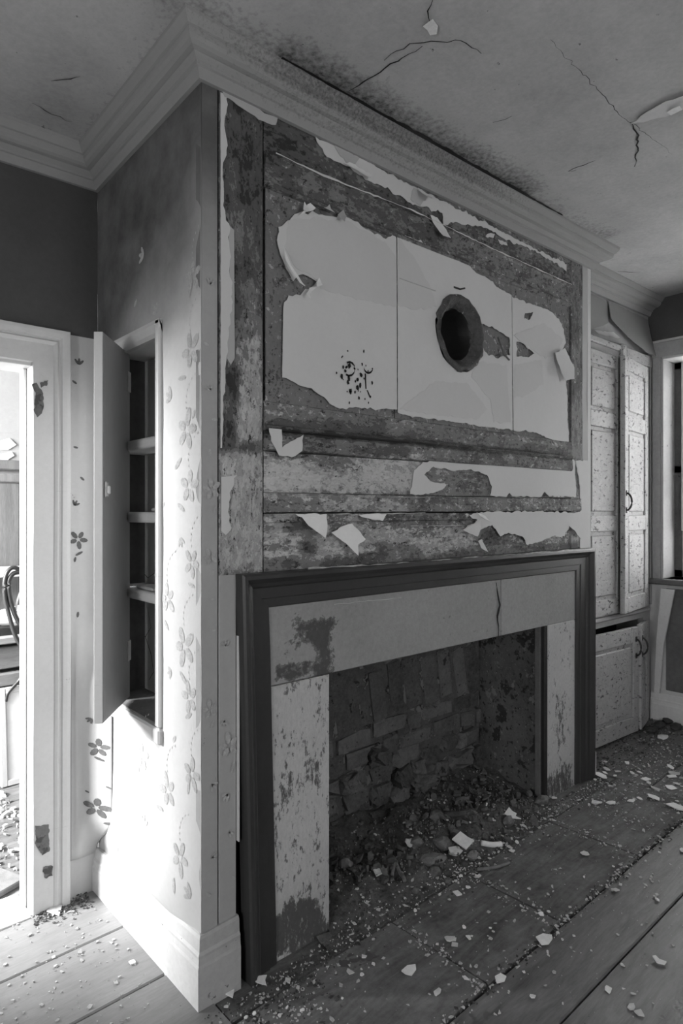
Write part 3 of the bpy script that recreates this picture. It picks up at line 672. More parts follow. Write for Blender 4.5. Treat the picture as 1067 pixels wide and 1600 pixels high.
# second, darker skin of paper left on parts of the field
for px, s in (([(448, 345), (500, 340), (540, 345), (600, 378), (616, 400), (617, 480), (560, 468), (500, 452), (496, 440), (480, 428), (462, 420), (445, 390)], 11), ([(622, 372), (650, 410), (672, 450), (680, 480), (650, 485), (621, 478)], 12), ([(622, 640), (680, 595), (730, 600), (760, 640), (745, 655), (690, 650)], 13) , ([(745, 565), (790, 570), (797, 660), (770, 660), (765, 625), (735, 590)], 14), ([(803, 570), (845, 562), (848, 600), (820, 618), (803, 622)], 15), ([(800, 524), (850, 505), (878, 530), (870, 555), (850, 560)], 16)):
    paper(px, 'paper_dark2', 'paper_skin', -0.0045, seed=s, th=0.0008)
# strip under the cornice
paper([(492, 214), (520, 226), (560, 246), (600, 268), (650, 294), (700, 319), (750, 345), (800, 371), (850, 396), (884, 413), (884, 424), (860, 407), (830, 390), (790, 376), (770, 363), (745, 354), (727, 352), (710, 347), (692, 352), (690, 333), (655, 323), (640, 317), (609, 298), (575, 283), (541, 260), (510, 246), (498, 228)], seed=21, jit=0.005)
paper([(520, 226), (560, 248), (545, 260), (530, 245)], 'paper_dark', 'paper_sheet', -0.006, seed=22)
paper([(645, 294), (668, 308), (655, 322), (640, 312)], 'paper_dark', 'paper_sheet', -0.006, seed=23)
paper([(760, 366), (772, 366), (770, 372), (758, 370)], seed=24); paper([(777, 374), (790, 379), (792, 384), (780, 381)], seed=25)
# left edge strips beside the corner board
paper([(344, 145), (356, 150), (350, 190), (353, 235), (347, 262), (349, 300), (352, 345), (357, 350), (358, 415), (361, 450), (357, 520), (352, 570), (348, 640), (346, 700), (344, 700)], seed=31, d=-0.003)
paper([(345, 140), (380, 148), (395, 162), (412, 178), (433, 184), (430, 196), (410, 190), (390, 178), (370, 165), (350, 152)], 'paper_dark', seed=32, d=-0.004)
paper([(357, 352), (365, 360), (366, 560), (360, 570), (354, 560), (358, 470)], 'paper_dark', seed=33, d=-0.0025)
paper([(345, 745), (370, 742), (358, 770), (357, 815), (361, 825), (352, 836), (345, 830)], 'paper', seed=34, d=-0.003)
paper([(416, 668), (436, 670), (437, 700), (470, 672), (468, 705), (455, 714), (438, 714), (424, 700)][:3] + [(470, 680), (468, 705), (452, 715), (432, 712), (420, 690)], 'paper', seed=35, d=-0.014, th=0.002)
# lower sheets
paper([(646, 735), (660, 722), (690, 718), (720, 719), (735, 711), (745, 716), (765, 717), (775, 723), (790, 719), (812, 722), (822, 728), (832, 719), (860, 718), (880, 713), (897, 720), (899, 776), (858, 776), (850, 768), (845, 776), (800, 776), (795, 770), (790, 777), (765, 774), (768, 760), (760, 742), (735, 733), (720, 735), (700, 734), (676, 729), (662, 742), (672, 752), (700, 757), (690, 765), (668, 772), (640, 772)], seed=41, d=-0.003)
paper([(722, 804), (748, 800), (800, 799), (860, 800), (903, 801), (904, 842), (895, 830), (885, 822), (878, 838), (860, 838), (838, 846), (826, 850), (820, 852), (812, 838), (800, 834), (795, 835), (790, 832), (778, 838), (765, 820), (750, 826), (738, 834), (715, 829), (730, 820), (742, 812)], seed=42, d=-0.014)
paper([(898, 720), (920, 720), (921, 858), (905, 856), (905, 760)], seed=43, d=-0.004)
# hanging flaps
def flap(px, seed, out=0.03, m='paper_edge'):
    L = pxY(px); zt = max(v for u, v in L); zb = min(v for u, v in L); a = R.uniform(-0.3, 0.3)
    uc = sum(u for u, v in L) / len(L)
    return fill([torn(L, 0.012, 0.002, seed)], -0.016, -0.0148, fY(0), 'hanging_flap', m, om, curl=lambda u, v: -out * max(0.0, (zt - v) / (zt - zb)) ** 1.6 - 0.15 * abs(u - uc) * a, sub=2, smooth=False)
flap([(456, 803), (505, 803), (503, 822), (498, 834), (494, 840), (480, 826), (470, 814)], 51, 0.03)
flap([(511, 832), (530, 822), (545, 818), (552, 826), (562, 842), (549, 850), (544, 867), (530, 848)], 52, 0.035)
flap([(548, 803), (580, 803), (600, 803), (590, 814), (570, 810), (560, 808)], 53, 0.01)
flap([(668, 338), (678, 342), (690, 362), (692, 377), (678, 374), (672, 356)], 54, 0.03)
flap([(532, 258), (541, 256), (575, 276), (572, 284), (548, 268)], 55, 0.012)
flap([(438, 386), (444, 404), (452, 425), (458, 436), (466, 452), (458, 446), (448, 426), (441, 410)], 56, 0.02)
flap([(862, 552), (878, 545), (890, 575), (886, 594), (870, 597), (866, 580)], 57, 0.03, 'paper')
flap([(740, 800), (752, 806), (756, 816), (750, 812)], 58, 0.02)
flap([(716, 828), (735, 818), (748, 812), (745, 826), (735, 838)], 59, 0.02, 'paper')
flap([(497, 330), (510, 322), (512, 338)], 60, 0.02, 'paper'); flap([(480, 320), (488, 328), (470, 336), (455, 345)], 61, 0.012)
flap([(520, 340), (532, 330), (535, 342), (528, 352)], 64, 0.02, 'paper_dark')
flap([(466, 332), (471, 318), (476, 330), (472, 336)], 65, 0.012)
flap([(494, 436), (497, 448), (486, 452), (488, 444)], 66, 0.015)
flap([(470, 462), (478, 452), (492, 449), (480, 458), (474, 470)], 67, 0.02)
flap([(648, 296), (668, 310), (662, 318), (650, 312)], 62, 0.03)
flap([(742, 300 + 545), (748, 842), (752, 862), (744, 856)], 63, 0.02, 'paper')
# holes scuffed in the paper, fixings
sc = Print()
for i in range(46):
    x, y = R.gauss(553, 18), R.gauss(590, 22); p = onY(x, y); r = 0.0025 + 0.006 * R.random() ** 2
    sc.poly([(p.x + r * R.uniform(.6, 1.2) * math.cos(t), -0.0056, p.z + r * R.uniform(.8, 1.8) * math.sin(t)) for t in np.linspace(0, 6.28, 8)[:-1]])
for cx, cy, a0, a1, rr in ((544, 577, -2.0, 2.2, 9), (574, 575, 0.3, 3.4, 7)):
    pts = [onY(cx + rr * math.cos(t), cy + rr * 1.2 * math.sin(t)) for t in np.linspace(a0, a1, 9)]
    for a, b in zip(pts, pts[1:]): sc.poly([(a.x, -0.0056, a.z + .004), (b.x, -0.0056, b.z + .004), (b.x, -0.0056, b.z - .003), (a.x, -0.0056, a.z - .003)])
for i, (a, b) in enumerate((((569, 584), (570, 608)), ((572, 610), (577, 622)))):
    a, b = onY(*a), onY(*b); sc.poly([(a.x - .003, -0.0056, a.z), (a.x + .003, -0.0056, a.z), (b.x + .003, -0.0056, b.z), (b.x - .003, -0.0056, b.z)])
mesh('scuff', sc.vs, sc.fs, 'gap', om, kind='stuff')
a = onY(715, 453); tube('nail', [(a.x - 0.03, -0.004, a.z + 0.004), (a.x, -0.012, a.z), (a.x + 0.02, -0.02, a.z + 0.006)], 0.0035, 'iron', om)
a = onY(783, 562); tube('splinter', [(a.x - 0.03, -0.004, a.z + 0.09), (a.x - 0.01, -0.02, a.z + 0.02), (a.x + 0.03, -0.02, a.z)], 0.004, 'trimrot', om)
box('picture_rail_bit', *[0.80, 1.0], -0.006, 0.004, 2.226, 2.229, 'paper_dark', om, 0)

def ridge(P, m='trimwhite', w=0.004, y=-0.0195, par=None):  # pale lines: painted-on ledge highlights and chips, debris on the surround
    pts = crackline([Vector((onY(a, b).x, y, onY(a, b).z)) for a, b in P], 0.02, 0.0012); vs, fs = [], []
    for i, p in enumerate(pts):
        h = w * max(0.1, 0.6 + 1.2 * nz(p.x, p.z, 3, 12)); vs += [p + Vector((0, 0, h / 2)), p + Vector((0, -0.002, 0)), p - Vector((0, 0, h / 2))]
    for i in range(len(pts) - 1):
        for k in (0, 1): fs.append((3 * i + k, 3 * i + k + 1, 3 * i + k + 4, 3 * i + k + 3))
    mesh('pale_ridge', vs, fs, m, par or om, kind='stuff')
ridge([(425, 243), (500, 278), (640, 332), (760, 389), (887, 446)], w=0.006)
ridge([(412, 803), (560, 803), (640, 802), (660, 801)], w=0.004, y=-0.0135); ridge([(412, 775), (640, 777), (900, 777)], w=0.002, y=-0.0135); ridge([(640, 822), (725, 821)], w=0.004, y=-0.005)
# stove pipe hole: rim of cement and sunken tin sleeve
sp = thing('stovepipe_hole', 'round black stovepipe hole with a crusty cement rim in the overmantel', 'flue', (PC.x, 0.02, PC.z - 0.13))
vs, fs, n = [], [], 40; rings = [(0.150, -0.003), (0.146, -0.008), (0.132, -0.012), (0.118, 0.006), (0.102, 0.020), (0.098, 0.030), (0.098, 0.028)]
for r, y in rings:
    for k in range(n):
        t = 2 * math.pi * k / n; j = 1 + (0.10 * nz(math.cos(t) * 4, math.sin(t) * 4, r * 20) if r > 0.1 else 0)
        vs.append((PC.x + r * j * math.cos(t), y + (0.008 * nz(math.cos(t) * 5, math.sin(t) * 5, y * 90) if r > 0.11 else 0) - 0.004, PC.z + r * 1.03 * j * math.sin(t)))
for i in range(len(rings) - 1):
    for k in range(n): fs.append((i * n + k, i * n + (k + 1) % n, (i + 1) * n + (k + 1) % n, (i + 1) * n + k))
mesh('cement_rim', vs, fs, 'crust', sp, smooth=True)
vs, fs = [], []
for r, y in ((0.100, 0.02), (0.096, 0.03), (0.094, 0.26), (0.02, 0.27)):
    for k in range(n): t = 2 * math.pi * k / n; vs.append((PC.x + r * math.cos(t), y, PC.z + r * 1.03 * math.sin(t)))
for i in range(3):
    for k in range(n): fs.append((i * n + k, i * n + (k + 1) % n, (i + 1) * n + (k + 1) % n, (i + 1) * n + k))
fs.append(tuple(3 * n + k for k in range(n)))
mesh('pipe_sleeve', vs, fs, 'iron', sp, smooth=True)

# ================================================================== fireplace surround
su = thing('fireplace_surround', 'fireplace surround of dark moulded frame around plain grey painted lintel and jambs', 'fireplace', (1.15, 0, 0.0))
# moulded frame: (a = distance in from the outer edge, b = height off the wall)
MP = [(0, -0.01), (0, 0.036), (0.006, 0.042), (0.016, 0.042), (0.022, 0.036), (0.030, 0.028), (0.040, 0.024), (0.044, 0.020), (0.046, 0.017), (0.078, 0.015), (0.080, 0.011), (0.104, 0.010), (0.108, 0.006), (0.108, -0.01)]
O = dict(LB=(0.140, 0.0), LT=(0.112, 1.199), RT=(2.190, 1.200), RB=(2.185, 0.045))
def legprof(x0b, x0t, ztop, zbot, sx, wl):
    return [lambda a, b, t=t: Vector((x0b + (x0t - x0b) * t + sx * a * wl, -b, zbot + (ztop - zbot) * t - (a if t == 1 else 0))) for t in (0, 0.2, 0.4, 0.6, 0.8, 1)]
swept('moulding', MP, legprof(0.142, 0.112, 1.199, -0.002, 1, 1.05), 'darkwood', su)
swept('moulding', MP, legprof(2.192, 2.198, 1.199, 0.04, -1, 1.36), 'darkwood', su)
swept('moulding', MP, [lambda a, b, x=x, s=s: Vector((x + s * a, -b - 0.0005, 1.199 - a)) for x, s in ((0.112, 1.05), (0.7, 0), (1.3, 0), (2.198, -1.36))], 'darkwood', su)
def tones_fn(polys, base):
    def f(vs):
        V = np.array([topx(*v) for v in vs]); t = np.full(len(vs), base)
        for poly, val, fe in polys:
            w = soft(V[:, 0], V[:, 1], poly, fe); t = t * (1 - w) + val * w
        return {'tone': t}
    return f
board('lintel', 0.224, 1.428, 0.850, 1.094, -0.004, 0.05, 'lintel', su, tones_fn([([(455, 968), (525, 962), (520, 1010), (525, 1045), (495, 1052), (495, 1010), (465, 1000)], 0.10, 8), ([(428, 975), (460, 970), (470, 1010), (440, 1040)], 0.36, 8), ([(430, 1040), (520, 1030), (520, 1055), (425, 1065)], 0.22, 5), ([(680, 960), (770, 950), (770, 975), (690, 990)], 0.44, 10)], 0.56), 0.016)
board('lintel', 1.431, 2.054, 0.850, 1.094, -0.004, 0.05, 'lintel', su, tones_fn([], 0.56), 0.016)
board('jamb_slab', 0.232, 0.468, 0.000, 0.847, -0.004, 0.05, 'jamb', su, tones_fn([([(425, 1440), (450, 1410), (490, 1405), (512, 1440), (512, 1470), (420, 1500)], 0.05, 5), ([(425, 1460), (512, 1430), (512, 1470), (420, 1500)], 0.12, 5), ([(440, 1070), (500, 1060), (500, 1130), (440, 1130)], 0.52, 8), ([(480, 1180), (510, 1170), (500, 1230), (480, 1230)], 0.30, 6), ([(440, 1200), (460, 1200), (458, 1250), (440, 1250)], 0.32, 5)], 0.50), 0.016)
board('jamb_slab', 1.806, 2.054, 0.02, 0.850, -0.004, 0.05, 'jamb', su, tones_fn([([(868, 1080), (885, 1080), (885, 1170), (868, 1170)], 0.38, 5), ([(845, 1220), (895, 1190), (895, 1240), (845, 1250)], 0.2, 8)], 0.54), 0.016)
cr = [onY(*p) for p in ((773, 910), (775, 925), (779, 945), (775, 962), (777, 985), (776, 999))]
ribbon('crack', [Vector((p.x, -0.0065, p.z)) for p in crackline(cr, 0.02, 0.002)], 0.012, 'gap', su, (0, -1, 0), 0.0)

ridge([(470, 887), (600, 880), (760, 868), (905, 857)], 'debris', 0.006, -0.036, su); ridge([(520, 944), (560, 940), (625, 934)], 'trimwhite', 0.005, -0.006, su)
box('torn_paper_edge', 0.1165, 0.1195, -0.010, 0.002, 0.42, 1.19, 'paper', wfront, 0)
# ================================================================== firebox
fbx = thing('firebox', 'open sooty firebox lined with brick and rough stone under the grey lintel', 'fireplace', (1.15, 0.25, 0.0))
BY = 0.425
boxes('back_masonry', [(0.3, 1.9, BY - 0.008, BY + 0.1, -0.05, 1.0)], 'mortar', fbx)
box('left_cheek', 0.40, 0.462, 0.05, BY + 0.02, -0.05, 0.95, 'cheek', fbx, 0)
vs, fs = grid(24, 24, lambda a, b: Vector((1.812 + 0.012 * nz(a * 2, b * 2, 6) + 0.035 * a * a - (0.02 * (1 - b) ** 6), 0.035 + 0.40 * a, -0.02 + 0.98 * b)))
mesh('right_cheek', vs, fs, 'cheek', fbx, smooth=True)
box('angle_iron', 1.783, 1.806, 0.0, 0.02, 0.05, 0.848, 'iron', fbx, 0.002)
box('angle_iron', 1.770, 1.783, 0.018, 0.045, 0.06, 0.848, 'sash', fbx, 0.002)
box('throat', 0.42, 1.86, 0.05, BY + 0.05, 0.93, 0.97, 'gap', fbx, 0)
bricks = []
def brickmesh(sx, sy, sz, seed, rough=0.004, bev=0.006, seg=1):
    r = random.Random(seed); bm = bmesh.new(); bm_box(bm, -sx / 2, sx / 2, -sy / 2, sy / 2, -sz / 2, sz / 2, bev, None, seg)
    for v in bm.verts: v.co += Vector((nz(v.co.x, v.co.y + seed, v.co.z, 14), nz(v.co.x, v.co.z, seed, 14), nz(seed, v.co.y, v.co.x, 14))) * rough * 2 + Vector((r.uniform(-1, 1), r.uniform(-1, 1), r.uniform(-1, 1))) * rough
    bmesh.ops.recalc_face_normals(bm, faces=bm.faces)
    me = bpy.data.meshes.new('brick'); bm.to_mesh(me); bm.free(); me.materials.append(MT['brick']); return me
soldier = [brickmesh(0.093, 0.10, 0.25, i) for i in range(4)]; stretch = [brickmesh(0.205, 0.10, 0.068, 10 + i, 0.006) for i in range(5)]; header = [brickmesh(0.10, 0.10, 0.068, 20 + i, 0.006) for i in range(4)]
stonem = [brickmesh(0.17, 0.12, 0.095, 30 + i, 0.010, 0.030, 2) for i in range(7)]
def put(me, x, y, z, rot=(0, 0, 0), sc=(1, 1, 1), name='brick', parent=fbx):
    o = bpy.data.objects.new(name, me); o.location = Vector((x, y, z)) - Vector(parent.location); o.rotation_euler = rot; o.scale = sc
    COL.objects.link(o); o.parent = parent; return o
x = 0.55; i = 0
while x < 1.86:
    w = R.uniform(0.92, 1.12)
    put(soldier[i % 4], x, BY + 0.038 + R.uniform(-0.004, 0.004), 0.572 + R.uniform(-0.012, 0.008) + (0.012 if x > 1.2 else 0), (0, -0.16 + R.uniform(-0.04, 0.04), R.uniform(-0.02, 0.02)), (w, 1, R.uniform(0.93, 1.02)))
    x += 0.093 * w + R.uniform(0.012, 0.026); i += 1
x = 0.5; i = 0
while x < 1.86:
    put(soldier[(i + 2) % 4], x, BY + 0.05, 0.835, (0, -0.12 + R.uniform(-0.05, 0.05), 0)); x += 0.112; i += 1
for row, z in enumerate((0.405, 0.322)):
    x = 0.52 + 0.06 * row; i = row
    while x < 1.84:
        st_ = (i % 3 != 1); w = 0.205 if st_ else 0.10
        put((stretch if st_ else header)[i % 4], x + w / 2, BY + 0.035 + R.uniform(-0.006, 0.006), z + R.uniform(-0.008, 0.008) - (0.012 if x < 0.9 else 0), (R.uniform(-.05, .05), R.uniform(-0.04, 0.04), R.uniform(-0.05, 0.05)))
        x += w + R.uniform(0.010, 0.020); i += 1
for row, z in enumerate((0.232, 0.135, 0.045)):
    x = 0.52 + 0.05 * row; i = row * 2
    while x < 1.82:
        sx = R.uniform(0.6, 1.15)
        put(stonem[i % 7], x + 0.085 * sx, BY + 0.030 + R.uniform(-0.014, 0.010), z + R.uniform(-0.012, 0.012), (R.uniform(-.1, .1), R.uniform(-0.14, 0.14), R.uniform(-0.1, 0.1)), (sx, 1, R.uniform(0.8, 1.05)), 'stone')
        x += 0.17 * sx + R.uniform(-0.004, 0.012); i += 1
for px, py, sx, sz in ((545, 1225, 0.62, 0.75), (650, 1195, 0.5, 0.7), (628, 1215, 0.55, 0.9), (590, 1180, 0.55, 0.8), (620, 1245, 0.75, 0.9), (665, 1225, 0.9, 0.75)):
    p = onY(px, py, BY - 0.03); put(stonem[int(px) % 7], p.x, BY - 0.01, p.z, (R.uniform(-.2, .2), R.uniform(-.3, .3), R.uniform(-.3, .3)), (sx, 0.9, sz), 'stone')

# ================================================================== niche cupboard in the chimney side
nc = thing('niche_cupboard', 'shallow cupboard niche in the chimney side with three shelves and its door open', 'cupboard', (0.0, 0.43, 0.70))
box('niche_back', 0.145, 0.155, NY0 - 0.03, 0.70, 0.66, 2.0, 'niche', nc, 0)
box('niche_side', 0.02, 0.15, 0.69, 0.70, 0.66, 2.0, 'nichedark', nc, 0)  # unlit side, its shade carried by the dark material
box('niche_side', 0.003, 0.15, NY0 - 0.02, NY0 - 0.005, 0.66, 2.0, 'niche', nc, 0)
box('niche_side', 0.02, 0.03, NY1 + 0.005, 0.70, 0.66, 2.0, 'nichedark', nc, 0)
box('niche_top', 0.004, 0.15, NY0 - 0.02, 0.70, NZ1 + 0.0, NZ1 + 0.01, 'niche', nc, 0)
for z, dz in ((1.610, 0), (1.362, 0), (1.098, -0.0)):
    sh = bmesh.new(); bm_box(sh, 0.022, 0.146, NY0 - 0.004, 0.69, z - 0.018, z + 0.018, 0.010, None, 3); from_bm('shelf', sh, 'niche', nc)
for L in ([(222, 893), (231, 903), (229, 915)], [(231, 903), (245, 893)], [(229, 945), (236, 980), (227, 995), (236, 1022), (240, 1050), (233, 1062)], [(228, 995), (210, 990)]):
    ribbon('crack', [Vector((0.1442, onX(*p, 0.144).y, onX(*p, 0.144).z)) for p in L] if False else [onX(*p, 0.1442) for p in L], 0.005, 'gap', nc, (-1, 0, 0), 0.0)
vs = []
box('bottom_board', -0.002, 0.150, NY0 - 0.004, 0.69, 0.695, 0.717, 'oldwood', nc, 0.003)
box('sill', -0.016, 0.006, 0.236, 0.640, 0.662, 0.712, 'trimwhite', nc, 0.006)
box('side_frame', -0.012, 0.006, 0.240, 0.272, 0.712, 1.978, 'trimwhite', nc, 0.005)
box('side_frame', -0.008, 0.006, 0.606, 0.640, 0.712, 1.978, 'trimwhite', nc, 0.005)
swept('head_frame', [(0, 0), (0, 0.050), (-0.012, 0.048), (-0.012, 0.036), (0.002, 0.012), (0.016, 0.0)], [lambda a, b, y=y: Vector((a, y, 1.928 + b)) for y in (0.240, 0.640)], 'trimwhite', nc)
hx, hy = 0.016, 0.592; ang = math.atan2(0.370 - hy, -0.163 - hx); L = math.hypot(0.370 - hy, -0.163 - hx)
DM = Matrix.Translation((hx, hy, 0)) @ Matrix.Rotation(ang, 4, 'Z')
dr = box('door', 0.0, L, 0.0, 0.028, 0.730, 1.934, 'doorin', nc, 0.002, mat=DM)
box('edge_strip', L - 0.0005, L + 0.0025, 0.001, 0.027, 0.731, 1.933, 'trimwhite', dr, 0.001, mat=DM)
box('latch', L - 0.030, L - 0.006, 0.028, 0.036, 1.425, 1.475, 'tin', dr, 0.004, mat=DM)
box('latch', L - 0.020, L - 0.012, 0.034, 0.046, 1.435, 1.462, 'tin', dr, 0.003, mat=DM)
for z in (0.86, 1.80): box('hinge', -0.004, 0.03, 0.026, 0.031, z, z + 0.07, 'tin', dr, 0.001, mat=DM)
# a couple of plaster scraps on the shelves
for k, (y, z) in enumerate(((0.33, 1.383), (0.45, 1.118))):
    tag(box('plaster_scrap', 0.035, 0.10, y - 0.06, y + 0.07, z, z + 0.010, 'chip', None, 0.004), ('broken plaster scrap on the middle shelf of the niche', 'curled plaster scrap on the lowest shelf of the niche')[k], 'plaster scrap')

# ================================================================== built-in cupboard in the alcove
bc = thing('built_in_cupboard', 'tall built-in alcove cupboard with four panelled doors in crazed pale paint', 'cupboard', (2.9, YA, 0.06))
CF = YA
box('frame_stile', 3.205, 3.296, CF - 0.012, CF + 0.03, 0.06, 2.375, 'cupframe', bc, 0.004)
box('frame_moulding', 3.278, 3.299, CF - 0.024, CF - 0.010, 0.79, 2.375, 'cupframe', bc, 0.004)
box('frame_moulding', 3.218, 3.236, CF - 0.020, CF - 0.010, 0.79, 2.31, 'cupframe', bc, 0.004)
box('frame_stile', 2.24, 2.40, CF - 0.012, CF + 0.03, 0.06, 2.375, 'cupframe', bc, 0.004)
box('head_rail', 2.40, 3.205, CF - 0.012, CF + 0.03, 2.288, 2.368, 'cupframe', bc, 0.004)
box('head_moulding', 2.24, 2.86, CF - 0.030, CF - 0.008, 2.335, 2.372, 'cup', bc, 0.006)
box('head_moulding', 2.93, 3.296, CF - 0.030, CF - 0.008, 2.300, 2.372, 'cup', bc, 0.006)
box('broken_block', 2.862, 2.925, CF - 0.036, CF + 0.0, 2.295, 2.385, 'cup', bc, 0.010)
box('mid_rail', 2.40, 3.205, CF - 0.016, CF + 0.03, 0.715, 0.785, 'cupframe', bc, 0.004)
box('mid_moulding', 2.24, 3.25, CF - 0.036, CF - 0.010, 0.752, 0.778, 'cupframe', bc, 0.008)
box('plinth', 2.24, 3.296, CF + 0.0, CF + 0.03, 0.03, 0.10, 'cupframe', bc, 0.004)
boxes('interior', [(2.26, 3.28, CF + 0.20, CF + 0.22, 0.06, 2.36)], 'gap', bc)
def leaf(x_h, z0, z1, w, side, ang, panels, m, out=0.0):
    """panelled door leaf hinged at x_h; side +1 grows to +x, -1 to -x; ang opens it into the room"""
    MM = Matrix.Translation((x_h, CF - 0.012 - out, 0)) @ Matrix.Rotation(-side * ang if side > 0 else ang, 4, 'Z') @ Matrix.Diagonal((side, 1, 1, 1))
    bm = bmesh.new(); t = 0.028; sw = 0.062
    bm_box(bm, 0, sw, -t, 0, z0, z1, 0.003, MM); bm_box(bm, w - sw, w, -t, 0, z0, z1, 0.003, MM)
    edges = [z0] + [q for p in panels for q in p] + [z1]
    for i in range(0, len(edges), 2): bm_box(bm, sw - 0.001, w - sw + 0.001, -t, 0, edges[i], edges[i + 1], 0.003, MM)
    d = from_bm('door', bm, m, bc)
    for a, b in panels:
        bm = bmesh.new(); bm_box(bm, sw - 0.005, w - sw + 0.005, -t + 0.012, -0.004, a - 0.005, b + 0.005, 0, MM)
        bm_box(bm, sw + 0.018, w - sw - 0.018, -t + 0.003, -t + 0.014, a + 0.022, b - 0.022, 0.006, MM); from_bm('panel', bm, m, d)
    return d, MM, t
def pull(d, MM, x, z, h, t):
    pts = [MM @ Vector((x, -t - 0.03 * math.sin(u), z - h / 2 * math.cos(u))) for u in np.linspace(0, math.pi, 11)]
    tube('handle', pts, 0.0055, 'iron', d, 6)
    for s in (-1, 1):
        bm = bmesh.new(); bm_box(bm, x - 0.010, x + 0.010, -t - 0.004, -t, z + s * h / 2 - 0.016, z + s * h / 2 + 0.016, 0.003, MM); from_bm('handle_plate', bm, 'iron', d)
PU = [(0.88, 1.27), (1.36, 1.86), (1.95, 2.21)]
d, MM, t = leaf(2.405, 0.79, 2.285, 0.425, 1, 0.02, PU, 'cup'); pull(d, MM, 0.403, 1.44, 0.10, t)
d, MM, t = leaf(3.203, 0.79, 2.285, 0.440, -1, 0.12, PU, 'cup'); pull(d, MM, 0.415, 1.44, 0.10, t)
d, MM, t = leaf(2.405, 0.065, 0.690, 0.585, 1, 0.06, [(0.16, 0.60)], 'cup'); pull(d, MM, 0.555, 0.57, 0.10, t)
d, MM, t = leaf(3.203, 0.070, 0.700, 0.215, -1, 0.22, [(0.16, 0.61)], 'cup'); pull(d, MM, 0.190, 0.57, 0.10, t)
# paper hanging loose over the cupboard
def aflap(px, Y, m, out, seed):
    L = [(onY(x, y, Y).x, onY(x, y, Y).z) for x, y in px]; zt = max(v for u, v in L); zb = min(v for u, v in L)
    o = fill([torn(L, 0.03, 0.003, seed)], -0.003, -0.0015, fY(Y), 'loose_wallpaper', m, walc, curl=lambda u, v: -out * max(0.0, (zt - v) / (zt - zb)) ** 1.5, sub=2)
    return o
MT['alcpaper'] = M('alcove_paper', 0.22, 0.08, 2, 0.06, 50, bump=0.1)
aflap([(950, 470), (1012, 500), (1014, 545), (1018, 560), (1000, 554), (985, 540), (972, 528), (951, 500)], YA - 0.012, 'alcpaper', 0.045, 71)
aflap([(920, 458), (949, 472), (949, 505), (920, 516)], YA - 0.006, 'alcpaper', 0.004, 72)
aflap([(921, 517), (958, 519), (966, 528), (960, 530), (945, 526), (935, 527), (921, 524)], YA - 0.014, 'paper', 0.05, 73)

# ================================================================== window at the right
wd = thing('window_1', 'window', 'window', (XR + 0.16, -0.5, WZ0)); del wd['label']; del wd['category']; wd['kind'] = 'structure'
box('casing', XR - 0.022, XR, WY1 + 0.004, WY1 + 0.055, WZ0 - 0.03, WZ1 + 0.10, 'cupframe', wd, 0.004)
box('head_casing', XR - 0.026, XR, WY0 - 0.1, WY1 + 0.060, WZ1 + 0.01, WZ1 + 0.105, 'cupframe', wd, 0.006)
box('casing', XR - 0.022, XR, WY0 - 0.1, WY0 - 0.004, WZ0 - 0.03, WZ1 + 0.10, 'cupframe', wd, 0.004)
box('jamb', XR - 0.02, XR + 0.2, WY1 - 0.012, WY1 + 0.004, WZ0, WZ1 + 0.01, 'basegrey', wd, 0.003)
box('jamb', XR - 0.02, XR + 0.2, WY0 - 0.004, WY0 + 0.012, WZ0, WZ1 + 0.01, 'trimwhite', wd, 0.003)
box('head_jamb', XR - 0.02, XR + 0.2, WY0, WY1, WZ1 - 0.005, WZ1 + 0.01, 'trimwhite', wd, 0.003)
box('sill', XR - 0.06, XR + 0.2, WY0 - 0.1, WY1 + 0.065, WZ0 - 0.035, WZ0, 'sash', wd, 0.006)
XS = XR + 0.155
box('sash_frame', XS, XS + 0.035, WY1 - 0.062, WY1 - 0.010, WZ0, WZ1, 'sash', wd, 0.004)
box('sash_frame', XS, XS + 0.035, WY0 + 0.010, WY0 + 0.062, WZ0, WZ1, 'sash', wd, 0.004)
for z in (WZ0, 1.63, WZ1 - 0.05): box('sash_rail', XS, XS + 0.035, WY0 + 0.01, WY1 - 0.01, z, z + 0.05, 'sash', wd, 0.004)
box('stop_bead', XS - 0.02, XS, WY1 - 0.072, WY1 - 0.060, WZ0 + 0.3, WZ1, 'trimwhite', wd, 0.002)
box('muntin', XS + 0.005, XS + 0.03, -0.52, -0.49, WZ0, WZ1, 'sash', wd, 0.003)
box('pane', XS + 0.014, XS + 0.018, WY0 + 0.05, -0.505, WZ0 + 0.04, WZ1 - 0.04, 'glass', wd, 0)
box('pane', XS + 0.014, XS + 0.018, -0.505, WY1 - 0.05, WZ0 + 0.04, WZ1 - 0.04, 'glass', wd, 0)
boxes('outdoor_backdrop', [(4.7, 4.9, -8, 3, -1, 2.28)], 'sash', kind='structure')  # added dark backdrop, so the panes do not show bright sky
# what lies below the window
lb = tag(swept('leaning_board', [(0, 0), (0, 0.014), (1, 0.014), (1, 0)], [lambda a, b, z=z, y0=y0, y1=y1, o=o: Vector((XR - 0.02 - b - o, y0 + (y1 - y0) * a, z)) for z, y0, y1, o in ((0.24, 0.085, 0.115, 0.012), (0.55, 0.06, 0.105, 0.010), (0.90, -0.005, 0.075, 0.006))], 'basewhite', None), 'pale tapering board leaning under the right-hand window', 'board')
box('peeled_panel', XR - 0.006, XR + 0.002, -1.2, 0.06, 0.26, 0.90, 'nichedark', wright, 0.002)
box('curled_strip', XR - 0.02, XR - 0.006, 0.10, 0.14, 0.95, 1.35, 'trimwhite', wright, 0.004)

